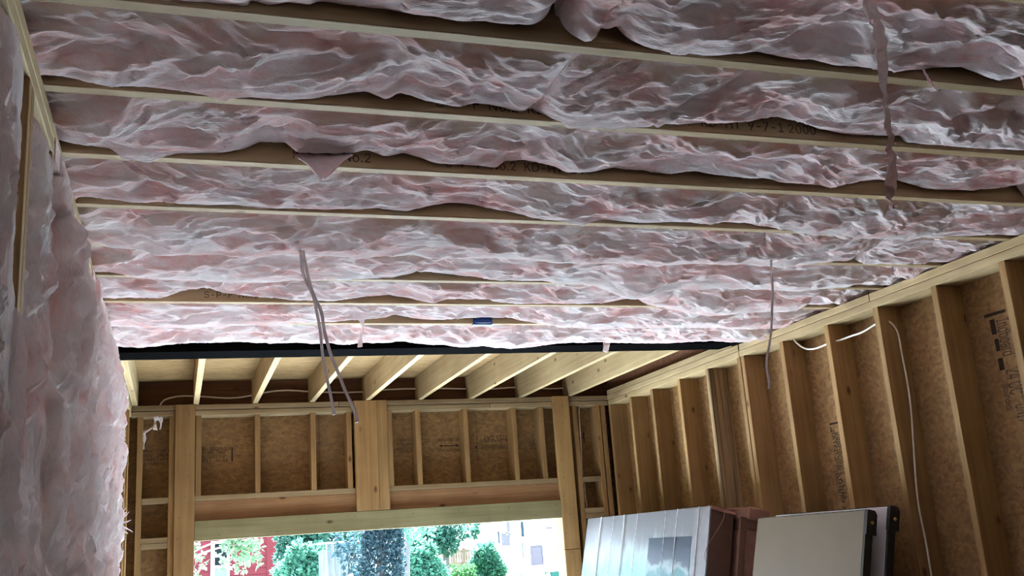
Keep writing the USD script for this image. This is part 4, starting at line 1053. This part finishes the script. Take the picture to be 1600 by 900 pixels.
# deck with a railing
Yd = 36.0
dk = thing('wooden_deck', 'raised wooden deck with a pale railing behind the bushes', 'deck')
da, db = at(694, 880, Yd), at(757, 876, Yd)
dz = da[2]; rt = at(725, 859, Yd)[2]
part(dk, 'platform', box(da[0], db[0], Yd, Yd + 3, dz - 0.18, dz), 'deck_wood')
part(dk, 'rail', box(da[0], db[0], Yd, Yd + 0.06, rt - 0.08, rt), 'deck_wood')
nb = 16
for k in range(nb + 1):
    x = da[0] + (db[0] - da[0]) * k / nb
    if k % 4 == 0:
        part(dk, 'post', box(x - 0.05, x + 0.05, Yd - 0.02, Yd + 0.08, -0.06, rt + 0.06), 'deck_wood')
    else:
        part(dk, 'baluster', box(x - 0.022, x + 0.022, Yd + 0.005, Yd + 0.05, dz, rt - 0.05), 'deck_wood')

# white house
Yw = 48.0
wh = thing('white_house', 'large white house with several small windows at the right of the doorway view', 'building')
wx0, wx1 = at(771, 850, Yw)[0], at(1010, 850, Yw)[0]
zt = CZ + 7.0
part(wh, 'wall', box(wx0, wx1, Yw, Yw + 9, -0.06, zt), 'white_siding')
part(wh, 'roof', hull([[wx0 - .4, Yw - .4, zt], [wx1 + .4, Yw - .4, zt], [wx0 - .4, Yw + 9.4, zt], [wx1 + .4, Yw + 9.4, zt], [wx0 - .4, Yw + 4.5, zt + 2.5], [wx1 + .4, Yw + 4.5, zt + 2.5]]), 'roofing')
part(wh, 'side_wing', box(at(735, 850, Yw)[0], wx0, Yw + 2, Yw + 8, -0.06, at(745, 846, Yw)[2]), 'white_siding')


def win(px0, py0, px1, py1, m, frame='white_trim'):
    a, b = at(px0, py0, Yw), at(px1, py1, Yw)
    f = part(wh, 'window_frame', cat(box(a[0] - .06, b[0] + .06, Yw - .05, Yw - .005, a[2], a[2] + .06), box(a[0] - .06, b[0] + .06, Yw - .05, Yw - .005, b[2] - .06, b[2]), box(a[0] - .06, a[0], Yw - .05, Yw - .005, b[2], a[2]), box(b[0], b[0] + .06, Yw - .05, Yw - .005, b[2], a[2])), frame)
    part(f, 'pane', box(a[0], b[0], Yw - .03, Yw - .012, b[2], a[2]), m)


win(830, 854.5, 847.5, 880, 'lilac_blind', 'lilac_blind')
win(813, 815.5, 818.5, 838, 'blue_shutter')
win(791, 816, 796.5, 834, 'lilac_blind')
win(783, 834, 796.5, 852, 'lilac_blind')
win(777.5, 831, 780.5, 848.5, 'blue_shutter')
win(815, 848, 818, 871, 'window_blind')
win(851.5, 824.5, 862, 826, 'lilac_blind')
pa, pb = at(812, 892, 40.0), at(860, 889, 40.0)
pc = thing('porch_roof', 'flat pale porch roof low in front of the white house', 'porch')
part(pc, 'roof_slab', box(pa[0], pb[0], 40.0, 44.0, pb[2] - 0.10, pb[2]), 'white_trim')
for x in (pa[0] + 0.1, pb[0] - 0.1):
    part(pc, 'post', box(x - 0.06, x + 0.06, 40.1, 40.22, -0.06, pb[2] - 0.1), 'white_trim')
part(pc, 'side_panel', box(pb[0] + 0.02, pb[0] + 0.5, 40.0, 40.1, -0.06, pb[2] - 0.12), 'teal_paint')
